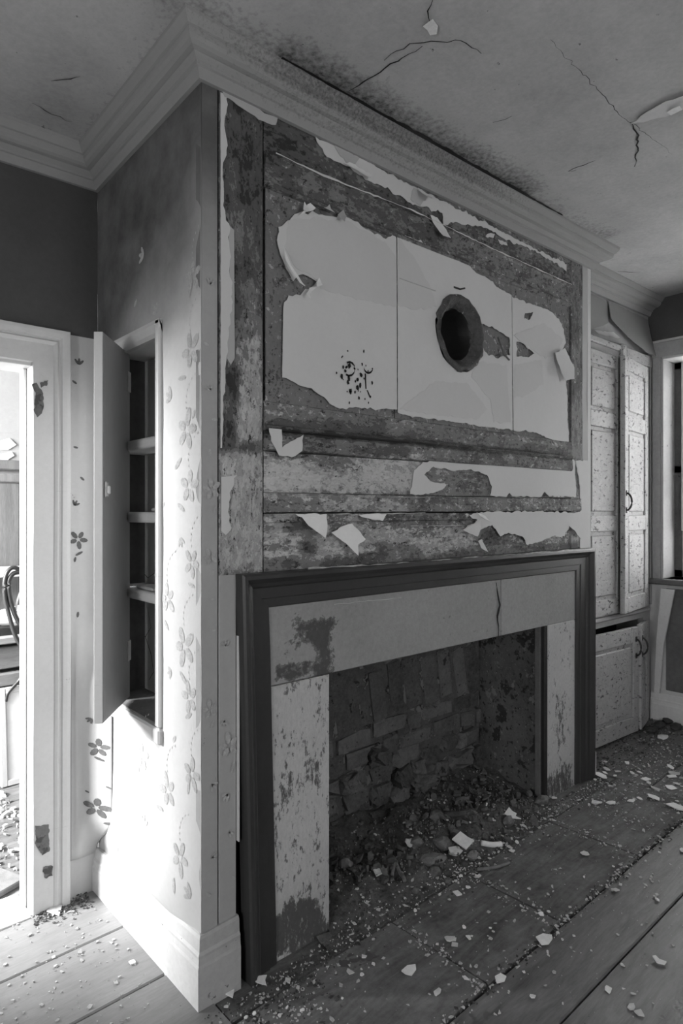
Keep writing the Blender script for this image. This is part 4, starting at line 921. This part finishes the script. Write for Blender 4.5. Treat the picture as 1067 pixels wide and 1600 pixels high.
# ================================================================== the next room, seen through the doorway
pb = thing('board_panelling', 'vertical bare wooden boards lining the far wall of the next room', 'panelling', (0.2, YN - 0.02, 0.0))
x = -0.9; k = 0
while x < 1.1:
    w = (0.20, 0.16, 0.20, 0.18)[k % 4]; box('board', x + 0.003, x + w - 0.003, YN - 0.03, YN - 0.005, -0.03, 1.555, 'oldwood', pb, 0.004); x += w; k += 1
box('cap_rail', -0.9, 1.1, YN - 0.045, YN - 0.004, 1.555, 1.61, 'oldwood', pb, 0.008)
box('cap_rail', -0.9, 1.1, YN - 0.04, YN - 0.004, 1.63, 1.69, 'oldwood', pb, 0.008)
for px in ([(-5, 690), (15, 685), (25, 695), (12, 703), (-5, 702)], [(-5, 712), (18, 706), (22, 712), (8, 722), (-5, 724)]):
    L = [(onY(x, y, YN).x, onY(x, y, YN).z) for x, y in px]; fill([torn(L, 0.03, 0.01, 5)], -0.006, -0.002, fY(YN), 'bare_patch', 'chip', wn)
YT = 2.30
bn = thing('timber_bench', 'rough timber bench of stacked old planks in the next room', 'bench', (0.1, YT, -0.03))
for k, (z0, z1, yo, m) in enumerate(((0.66, 0.70, 0.0, 'benchwood'), (0.52, 0.64, 0.03, 'benchwood'), (0.43, 0.50, 0.01, 'benchwood'), (0.34, 0.42, 0.04, 'benchwood'), (0.25, 0.33, 0.02, 'benchwood'))):
    box('plank', -0.7, 0.7, YT - 0.10 + yo, YT + 0.22, z0, z1, m, bn, 0.006)
for x in (-0.66, 0.60): box('leg', x, x + 0.06, YT - 0.03, YT + 0.2, -0.06, 0.26, 'benchwood', bn, 0.004)
box('shelf_rail', -0.7, 0.7, YT + 0.16, YT + 0.22, 1.00, 1.06, 'trimwhite', bn, 0.004)
for x in (-0.68, 0.62): box('post', x, x + 0.05, YT + 0.165, YT + 0.215, 0.70, 1.0, 'benchwood', bn, 0.004)
tag(box('dark_crate', -0.3, 0.5, YT - 0.05, YT + 0.12, 0.70, 0.745, 'iron', None, 0.004), 'low dark tray lying on the bench in the next room', 'tray')
o = bmesh.new(); bmesh.ops.create_icosphere(o, subdivisions=2, radius=1.0)
for v in o.verts:
    c = v.co; s = 1 + 0.3 * noise.noise(c * 2.2); v.co = Vector((0.13 + c.x * 0.16 * s, YT + 0.0 + c.y * 0.07 * s, 0.80 + max(-0.052, c.z * 0.055 * s)))
tag(from_bm('crumpled_bag', o, 'paper_edge', None), 'crumpled pale plastic bag on the dark tray in the next room', 'bag')
YH = 2.05
def hp(P): return [tuple(onY(x, y, YH)) for x, y in P]
for k, (P, r, m, lab) in enumerate((([(44, 900), (33, 891), (20, 887), (11, 895), (7, 912), (8, 935), (14, 960), (20, 982), (27, 1000), (36, 1012), (45, 1020)], 0.011, 'rubber', 'thick black hose hanging in an outer loop behind the doorway'),
                                  ([(44, 893), (30, 894), (20, 897), (14, 908), (14, 925), (18, 945), (24, 962), (34, 980), (46, 992)], 0.012, 'rubber', 'second black hose looped inside the outer one behind the doorway'),
                                  ([(44, 915), (34, 922), (27, 940), (25, 955), (28, 970), (36, 985), (46, 992)], 0.006, 'trimwhite', 'thin white cord looped beside the black hoses'),
                                  ([(46, 1020), (36, 1050), (30, 1063), (20, 1074), (12, 1084), (9, 1096)], 0.009, 'rubber', 'end of black hose trailing down over the bench'))):
    tag(tube('hose' if m == 'rubber' else 'cord', spline(hp(P)), r, m), lab, 'hose' if m == 'rubber' else 'cord')
q0, q1 = onF(10, 1212), onY(7, 1088, 2.02)
fp = thing('framed_screen', 'pale framed panel leaning against the bench in the next room', 'screen', (0.1, 2.0, -0.03))
MMs = Matrix.Translation((-0.035, 2.0, -0.035)) @ Matrix.Rotation(-0.10, 4, 'X')
box('side_frame', 0, 0.03, 0, 0.025, 0, 0.50, 'trimwhite', fp, 0.003, mat=MMs); box('side_frame', 0.55, 0.58, 0, 0.025, 0, 0.50, 'trimwhite', fp, 0.003, mat=MMs)
box('rail', 0.03, 0.55, 0, 0.025, 0.47, 0.50, 'trimwhite', fp, 0.003, mat=MMs); box('rail', 0.03, 0.55, 0, 0.025, 0, 0.03, 'trimwhite', fp, 0.003, mat=MMs)
box('sheet', 0.03, 0.55, 0.008, 0.016, 0.03, 0.47, 'niche', fp, 0, mat=MMs)
LBD = Matrix.Translation((-0.40, 1.02, -0.012)) @ Matrix.Rotation(math.radians(100), 4, 'Z')
tag(box('loose_plank', -0.05, 0.42, -0.06, 0.06, 0, 0.022, 'oldwood', None, 0.004, mat=Matrix.Translation((-0.26, 1.02, -0.022)) @ Matrix.Rotation(math.radians(112), 4, 'Z')), 'loose grey plank lying on the floor just beyond the doorway', 'plank')

# ================================================================== debris
def flake_geo(vs, fs, x, y, z, r, r_, th, tilt=0.12, sides=None):
    n = sides or r_.randint(4, 6); b = len(vs); a0 = r_.uniform(0, 6.28); el = r_.uniform(0.55, 1.0); rot = r_.uniform(0, 3.14)
    tx, ty = r_.uniform(-tilt, tilt), r_.uniform(-tilt, tilt)
    ring = []
    for k in range(n):
        a = a0 + 2 * math.pi * (k + r_.uniform(-0.3, 0.3)) / n; rr = r * r_.uniform(0.65, 1.1)
        u, w = rr * math.cos(a), rr * math.sin(a) * el
        ring.append((u * math.cos(rot) - w * math.sin(rot), u * math.sin(rot) + w * math.cos(rot)))
    lift = max(0.0, -min(u * tx + w * ty for u, w in ring))
    for h in (0.0, th):
        for u, w in ring: vs.append((x + u, y + w, z + u * tx + w * ty + lift + h))
    fs.append(tuple(range(b, b + n))[::-1]); fs.append(tuple(range(b + n, b + 2 * n)))
    for k in range(n): fs.append((b + k, b + (k + 1) % n, b + n + (k + 1) % n, b + n + k))

# ash and soil heaped in the hearth and spilling over the front
def ash_h(x, y):
    f = max(0, min(1, (y + 0.11 + 0.05 * nz(x, y, 3, 4) + (0.02 if x < 1.3 else -0.06)) / 0.12)) 
    f *= max(0, min(1, (2.05 - x) / 0.25)) if y < 0.02 else 1
    h = 0.012 + 0.030 * nz(x, y, 1, 5) + 0.014 * nz(x, y, 2, 16) + 0.008 * nz(x, y, 2, 40) + 0.030 * math.exp(-((x - 1.25) ** 2 / 0.18 + (y - 0.12) ** 2 / 0.02)) + 0.05 * max(0, (y - 0.22) / 0.2)
    h -= 0.03 * math.exp(-((x - 0.88) ** 2 / 0.02 + (y - 0.25) ** 2 / 0.01))
    return f * max(0.004, h + 0.01) - 0.012 * (1 - f)
NX, NY_ = 170, 60
vs, fs = grid(NX, NY_, lambda a, b: Vector((0.40 + 1.66 * a, -0.20 + 0.64 * b, 0)))
vs = [(v.x, v.y, zf(v.x, v.y) + ash_h(v.x, v.y)) for v in vs]
fs = [f for f in fs if not any((vs[i][1] > -0.012 and (vs[i][0] < 0.455 or vs[i][0] > 1.84)) for i in f)]
ash = mesh('ash_rubble', vs, fs, 'ash', smooth=True, kind='stuff')
tag(ash, 'dark ash and soil heaped in the open hearth', 'ash')
def gz(x, y):
    if 0.45 < x < 1.84 and -0.2 < y < 0.44: return max(zf(x, y) - 0.001, zf(x, y) + ash_h(x, y))
    return zf(x, y) + 0.001

# the larger pieces, one by one: (photo x, y, half size in m, kind)
TRACED = [([(706, 1312), (719, 1300), (731, 1309), (741, 1314), (728, 1328)], (722, 1318), 0.25, 'largest square plaster flake in the middle of the hearth rubble'),
          ([(627, 1518), (636, 1510), (649, 1508), (650, 1516), (643, 1525), (634, 1523)], (638, 1518), 0.1, 'pale shield-shaped flake on the front slab near the lower middle'),
          ([(788, 1272), (795, 1262), (800, 1268), (807, 1272), (805, 1276), (814, 1280), (800, 1279)], (800, 1276), 0.3, 'curled white flake before the right cheek of the hearth'),
          ([(837, 1465), (848, 1460), (862, 1462), (863, 1468), (857, 1476), (846, 1477)], (850, 1470), 0.1, 'broad white flake on the slab joint in mid floor'),
          ([(583, 1360), (592, 1357), (598, 1365), (588, 1370)], (590, 1364), 0.1, 'small square flake alone on the smooth ash near the left jamb'),
          ([(1019, 1495), (1024, 1494), (1030, 1500), (1041, 1504), (1038, 1508), (1026, 1505)], (1030, 1502), 0.1, 'split white flake on the floor at the lower right'),
          ([(1040, 1257), (1052, 1255), (1070, 1262), (1075, 1268), (1060, 1266)], (1058, 1262), 0.05, 'long white flake at the right edge of the floor'),
          ([(395, 1533), (405, 1526), (417, 1525), (414, 1532), (416, 1540), (404, 1537)], (406, 1533), 0.1, 'white flake beside the foot of the left surround leg'),
          ([(773, 1527), (782, 1522), (791, 1527), (788, 1534), (776, 1537)], (781, 1530), 0.1, 'light flake on the front board beside the rounded slab corner'),
          ([(427, 1494), (434, 1482), (444, 1480), (445, 1488), (436, 1498)], (436, 1491), 0.2, 'white flake propped at the foot of the left jamb'),
          ([(700, 1325), (712, 1323), (716, 1330), (703, 1333)], (708, 1330), 0.3, 'thin pale slip just below the square flake')]
BIG = [
       (998, 1584, .014, 'upright white flake near the bottom right corner'),
       (914, 1335, .018, 'white flake lying across the middle slab'), (866, 1247, .016, 'oval white flake at the foot of the right jamb'),
       (702, 1469, .020, 'white flakes clustered on the slab left of the middle joint'), (361, 1553, .018, 'crumpled flake by the corner baseboard'), (1067, 1330, .016, 'thin flake at the right edge below the long one'),
       (207, 1505, .012, 'single white flake on the bright boards by the doorway'), (85, 1424, .034, 'grey wood sliver lying at the foot of the door casing'), (728, 1530, .012, 'small flake left of the rounded slab corner'), (746, 1370, .014, 'flat flake in front of the ash heap with a stick behind'),
       (262, 1515, .014, 'flake by the foot of the left baseboard')]
for k, (x, y, r, lab) in enumerate(BIG):
    p = onF(x, y); z = gz(p.x, p.y); p = CAM + ray(x, y) * ((z - CAM.z) / ray(x, y).z)
    vs, fs = [], []; rr = random.Random(100 + k)
    flake_geo(vs, fs, p.x, p.y, gz(p.x, p.y) + 0.001, r * 1.15, rr, 0.004, 0.10, rr.choice((4, 5, 6)))
    if k == 3: flake_geo(vs, fs, p.x + r * 0.5, p.y - r * 0.6, gz(p.x, p.y) + 0.002, r * 0.7, rr, 0.003, 0.2)
    tag(mesh('plaster_flake', vs, fs, 'chip'), lab, 'plaster flake')
def traced(px, at, lean, lab, m='chip', name='plaster_flake'):
    """flat flake lying at 'at', propped up by 'lean' towards the room"""
    c = onF(*at); z = gz(c.x, c.y) + 0.006; n = Vector((-0.45 * lean, -0.9 * lean, 1)).normalized(); c = Vector((c.x, c.y, z)); d = ray(*at); c = CAM + d * ((z - CAM.z) / d.z); P = []
    for q in px:
        d = ray(*q); P.append(CAM + d * ((c - CAM).dot(n) / d.dot(n)))
    k = len(P); lift = max(0.0, max(gz(p.x, p.y) - p.z for p in P)); vs = [p + Vector((0, 0, lift)) for p in P] + [p + n * 0.004 + Vector((0, 0, lift)) for p in P]
    tag(mesh(name, vs, [tuple(range(k)), tuple(range(2 * k - 1, k - 1, -1))] + [(i, i + k, (i + 1) % k + k, (i + 1) % k) for i in range(k)], m), lab, 'plaster flake')
for q in TRACED: traced(*q)
ZN = [([(520, 1430), (600, 1420), (700, 1370), (760, 1320), (820, 1260), (900, 1230), (900, 1290), (800, 1340), (700, 1420), (560, 1460)], 16, 'loose flake along the front of the ash heap', 'flakes along the ash heap', .006, .013),
      ([(600, 1460), (700, 1430), (860, 1400), (980, 1320), (1000, 1400), (860, 1500), (720, 1590), (600, 1570)], 16, 'pale flake on the hearth slabs', 'flakes on the hearth slabs', .005, .012),
      ([(905, 1215), (960, 1180), (1067, 1190), (1067, 1260), (940, 1260), (890, 1245)], 30, 'flake strewn by the right chimney corner', 'flakes by the right chimney corner', .008, .026),
      ([(880, 1440), (1067, 1300), (1067, 1600), (800, 1600)], 12, 'pale flake on the lower right boards', 'flakes on the right boards', .004, .010),
      ([(380, 1520), (520, 1450), (600, 1500), (520, 1600), (340, 1600), (320, 1570)], 14, 'flake before the left surround leg', 'flakes before the left jamb', .004, .012),
      ([(0, 1500), (160, 1420), (300, 1560), (200, 1600), (0, 1600)], 9, 'flake on the lit boards inside the doorway', 'flakes on the lit boards', .004, .008),
      ([(580, 1290), (700, 1260), (830, 1230), (800, 1300), (700, 1345), (590, 1350)], 14, 'pale plaster crumb in the hearth rubble', 'crumbs in the hearth rubble', .005, .013)]
for zi, (poly, n, lab, grp, r0, r1) in enumerate(ZN):
    made = []; rr = random.Random(500 + zi); xs = [p[0] for p in poly]; yy = [p[1] for p in poly]; c = 0
    while c < n:
        x, y = rr.uniform(min(xs), max(xs)), rr.uniform(min(yy), max(yy))
        if not inpoly(np.array([x]), np.array([y]), poly)[0]: continue
        p = onF(x, y); vs, fs = [], []
        if p.y > -0.05 and (p.x < 0.49 or 1.78 < p.x < 2.23): c += 0.2; continue
        flake_geo(vs, fs, p.x, p.y, gz(p.x, p.y) + 0.001, r0 * 1.25 + (r1 * 1.35 - r0) * rr.random() ** 1.5, rr, rr.uniform(0.002, 0.005), 0.2)
        made.append((topx(p.x, p.y, p.z)[0], mesh('plaster_flake', vs, fs, 'chip'))); c += 1
    ORD = 'first second third fourth fifth sixth seventh eighth ninth tenth eleventh twelfth thirteenth fourteenth fifteenth sixteenth seventeenth eighteenth nineteenth twentieth twenty-first twenty-second twenty-third twenty-fourth twenty-fifth twenty-sixth twenty-seventh twenty-eighth twenty-ninth thirtieth'.split()
    for k, (_, o) in enumerate(sorted(made, key=lambda q: q[0])): tag(o, lab + ', ' + ORD[k] + ' from the left', 'plaster flake', grp)
# crumbs nobody could count
def crumbs(name, lab, zones, m, rmin, rmax, seed):
    rr = random.Random(seed); vs, fs = [], []
    for (x0, x1, y0, y1, n) in zones:
        for i in range(n):
            x, y = rr.uniform(x0, x1), rr.gauss((y0 + y1) / 2, (y1 - y0) / 3.2)
            if y > -0.045 and not (0.48 < x < 1.77): 
                if -0.05 < x < 2.26: continue
            if y > 0.40 and x > 0: continue
            flake_geo(vs, fs, x, y, gz(x, y), rmin + (rmax - rmin) * rr.random() ** 3, rr, rr.uniform(0.001, 0.004) if rmax < 0.02 else rr.uniform(0.004, 0.014), 0.3 if rmax < 0.02 else 0.6, rr.choice((3, 4, 5)))
    o = mesh(name, vs, fs, m, kind='stuff'); tag(o, lab, 'debris'); return o
crumbs('plaster_crumbs', 'pale plaster crumbs sprinkled over floorboards and hearth', [(0.2, 2.2, -0.16, 0.0, 900), (0.3, 2.2, -0.53, -0.49, 260), (0.6, 0.68, -0.5, -0.1, 120), (1.0, 1.08, -0.5, -0.1, 90), (1.59, 1.66, -0.5, -0.1, 90), (0.1, 2.3, -1.1, 0.0, 700), (-0.02, 0.25, -0.30, 0.0, 320), (2.25, 3.25, -0.35, 0.15, 420), (1.8, 2.9, -0.45, -0.1, 700), (-0.5, 0.0, 0.0, 0.75, 260), (0.5, 1.76, 0.0, 0.38, 420), (-0.3, -0.03, 0.70, 0.775, 60)], 'debris', 0.0015, 0.0095, 901)
crumbs('dirt_crumbs', 'dark dirt and soot crumbs along the hearth and skirting', [(0.2, 2.2, -0.14, 0.0, 900), (0.3, 2.2, -0.53, -0.49, 240), (-0.02, 0.3, -0.25, -0.02, 320), (2.25, 3.28, -0.1, 0.2, 700), (0.5, 1.76, 0.0, 0.38, 800), (-0.24, -0.01, 0.68, 0.775, 300)], 'darkdebris', 0.002, 0.010, 902)
crumbs('hearth_rubble', 'loose dark stones and soot clods filling the hearth', [(0.5, 1.76, 0.05, 0.36, 420), (0.75, 1.7, -0.05, 0.2, 200)], 'stone', 0.004, 0.024, 905)
o = crumbs('next_room_rubble', 'broken plaster rubble on the floor of the next room', [(-0.4, 0.4, 1.55, 2.1, 700), (-0.4, 0.3, 1.0, 1.5, 200)], 'debris', 0.004, 0.03, 903)
def stone(name, x, y, r, lab, cat, m='stone', sc=(1, 1, 0.7), seed=1, rz=0.0):
    p = onF(x, y); z = gz(p.x, p.y); p = CAM + ray(x, y) * ((z - CAM.z) / ray(x, y).z); z = gz(p.x, p.y)
    bm = bmesh.new(); bmesh.ops.create_icosphere(bm, subdivisions=2, radius=1.0); rm = Matrix.Rotation(rz, 3, 'Z')
    for v in bm.verts:
        c = v.co.copy(); s = 1 + 0.45 * noise.noise(c * 1.3 + Vector((seed * 3.1, 0, 0))) + 0.12 * noise.noise(c * 4 + Vector((seed, 2, 0)))
        q = rm @ Vector((c.x * sc[0], c.y * sc[1], c.z * sc[2])); v.co = Vector((p.x, p.y, z + r * sc[2] * 0.55)) + q * r * s
    return tag(from_bm(name, bm, m, None), lab, cat)
stone('stone', 692, 1312, .036, 'round grey stone left of the square flake in the hearth', 'stone', seed=1)
stone('stone', 683, 1280, .032, 'dark round stone at the back of the hearth by the black stick', 'stone', seed=2)
stone('stone', 642, 1316, .022, 'pale stone in the hearth left of the centre', 'stone', 'chip', seed=3)
stone('stone', 652, 1320, .026, 'dark stone touching the small pale stone in the hearth', 'stone', seed=4)
stone('stone', 679, 1358, .024, 'small rounded stone resting on the half-buried brick', 'stone', seed=5)
stone('brick_piece', 676, 1345, .040, 'half-buried brown brick lying in the ash', 'brick', 'brick', (1.5, .6, .5), 6, -0.6)
stone('brick_piece', 711, 1326, .026, 'light brick fragment just below the square flake', 'brick', 'chip', (1.3, .8, .5), 7, 0.1)
stone('stone', 738, 1328, .026, 'angular fragment right of the square flake', 'stone', 'stone', (1.2, .8, .6), 8)
stone('stone', 722, 1255, .036, 'pale lump of mortar at the rear of the hearth', 'stone', 'stone', (1.4, .6, .5), 9)
stone('stone', 846, 1254, .032, 'pale chunk at the foot of the right cheek', 'stone', 'stone', (1.3, .8, .6), 10)
stone('stone', 795, 1283, .028, 'chunk of plaster under the curled flake', 'stone', 'stone', (1, .8, .7), 11)
stone('stone', 540, 1352, .028, 'dark stone in the shadow behind the left jamb', 'stone', 'stone', seed=12)
stone('stone', 700, 1378, .014, 'pebble in the ash below the stick', 'stone', 'stone', seed=13)
stone('stone', 649, 1385, .013, 'dark pebble on the smooth ash', 'stone', 'stone', seed=14)
stone('stone', 611, 1350, .020, 'small dark lump on the smooth ash beside the stray flake', 'stone', 'darkdebris', seed=15)
def stick(name, P, r, m, lab, cat):
    pts = []
    for x, y in P:
        p = onF(x, y); z = gz(p.x, p.y); p = CAM + ray(x, y) * ((z - CAM.z) / ray(x, y).z); pts.append((p.x, p.y, gz(p.x, p.y) + 0.008))
    return tag(tube(name, spline(pts, 4), r, m), lab, cat)
stick('stick', [(695, 1277), (715, 1278), (740, 1277)], 0.013, 'darkdebris', 'charred black stick across the back of the hearth', 'stick')
stick('stick', [(745, 1362), (775, 1358), (796, 1351)], 0.006, 'stone', 'thin grey stick lying in front of the ash heap', 'stick')
stick('shard', [(752, 1318), (768, 1323), (783, 1322)], 0.011, 'chip', 'curved pale shard right of the square flake', 'shard')
stick('bent_wire_tool', [(613, 1362), (618, 1352), (625, 1362), (630, 1372), (632, 1378)], 0.007, 'stone', 'bent strap of metal half sunk in the smooth ash', 'scrap metal')
for k, (x, y) in enumerate(((1030, 1135), (1045, 1128), (1018, 1142), (1056, 1137))):
    stone('dark_lump', x, y, .036, ('dark clod in the alcove corner under the window, foremost', 'dark clod against the right baseboard, second from the corner', 'dark clod at the foot of the lower cupboard door', 'dark clod at the right edge below the baseboard')[k], 'clod', 'darkdebris', (1.4, .9, .5), 20 + k)
stone('plaster_lump', 1035, 1153, .03, 'pale plaster lump on the floor before the alcove cupboard', 'plaster lump', 'chip', (1.3, .9, .4), 25)
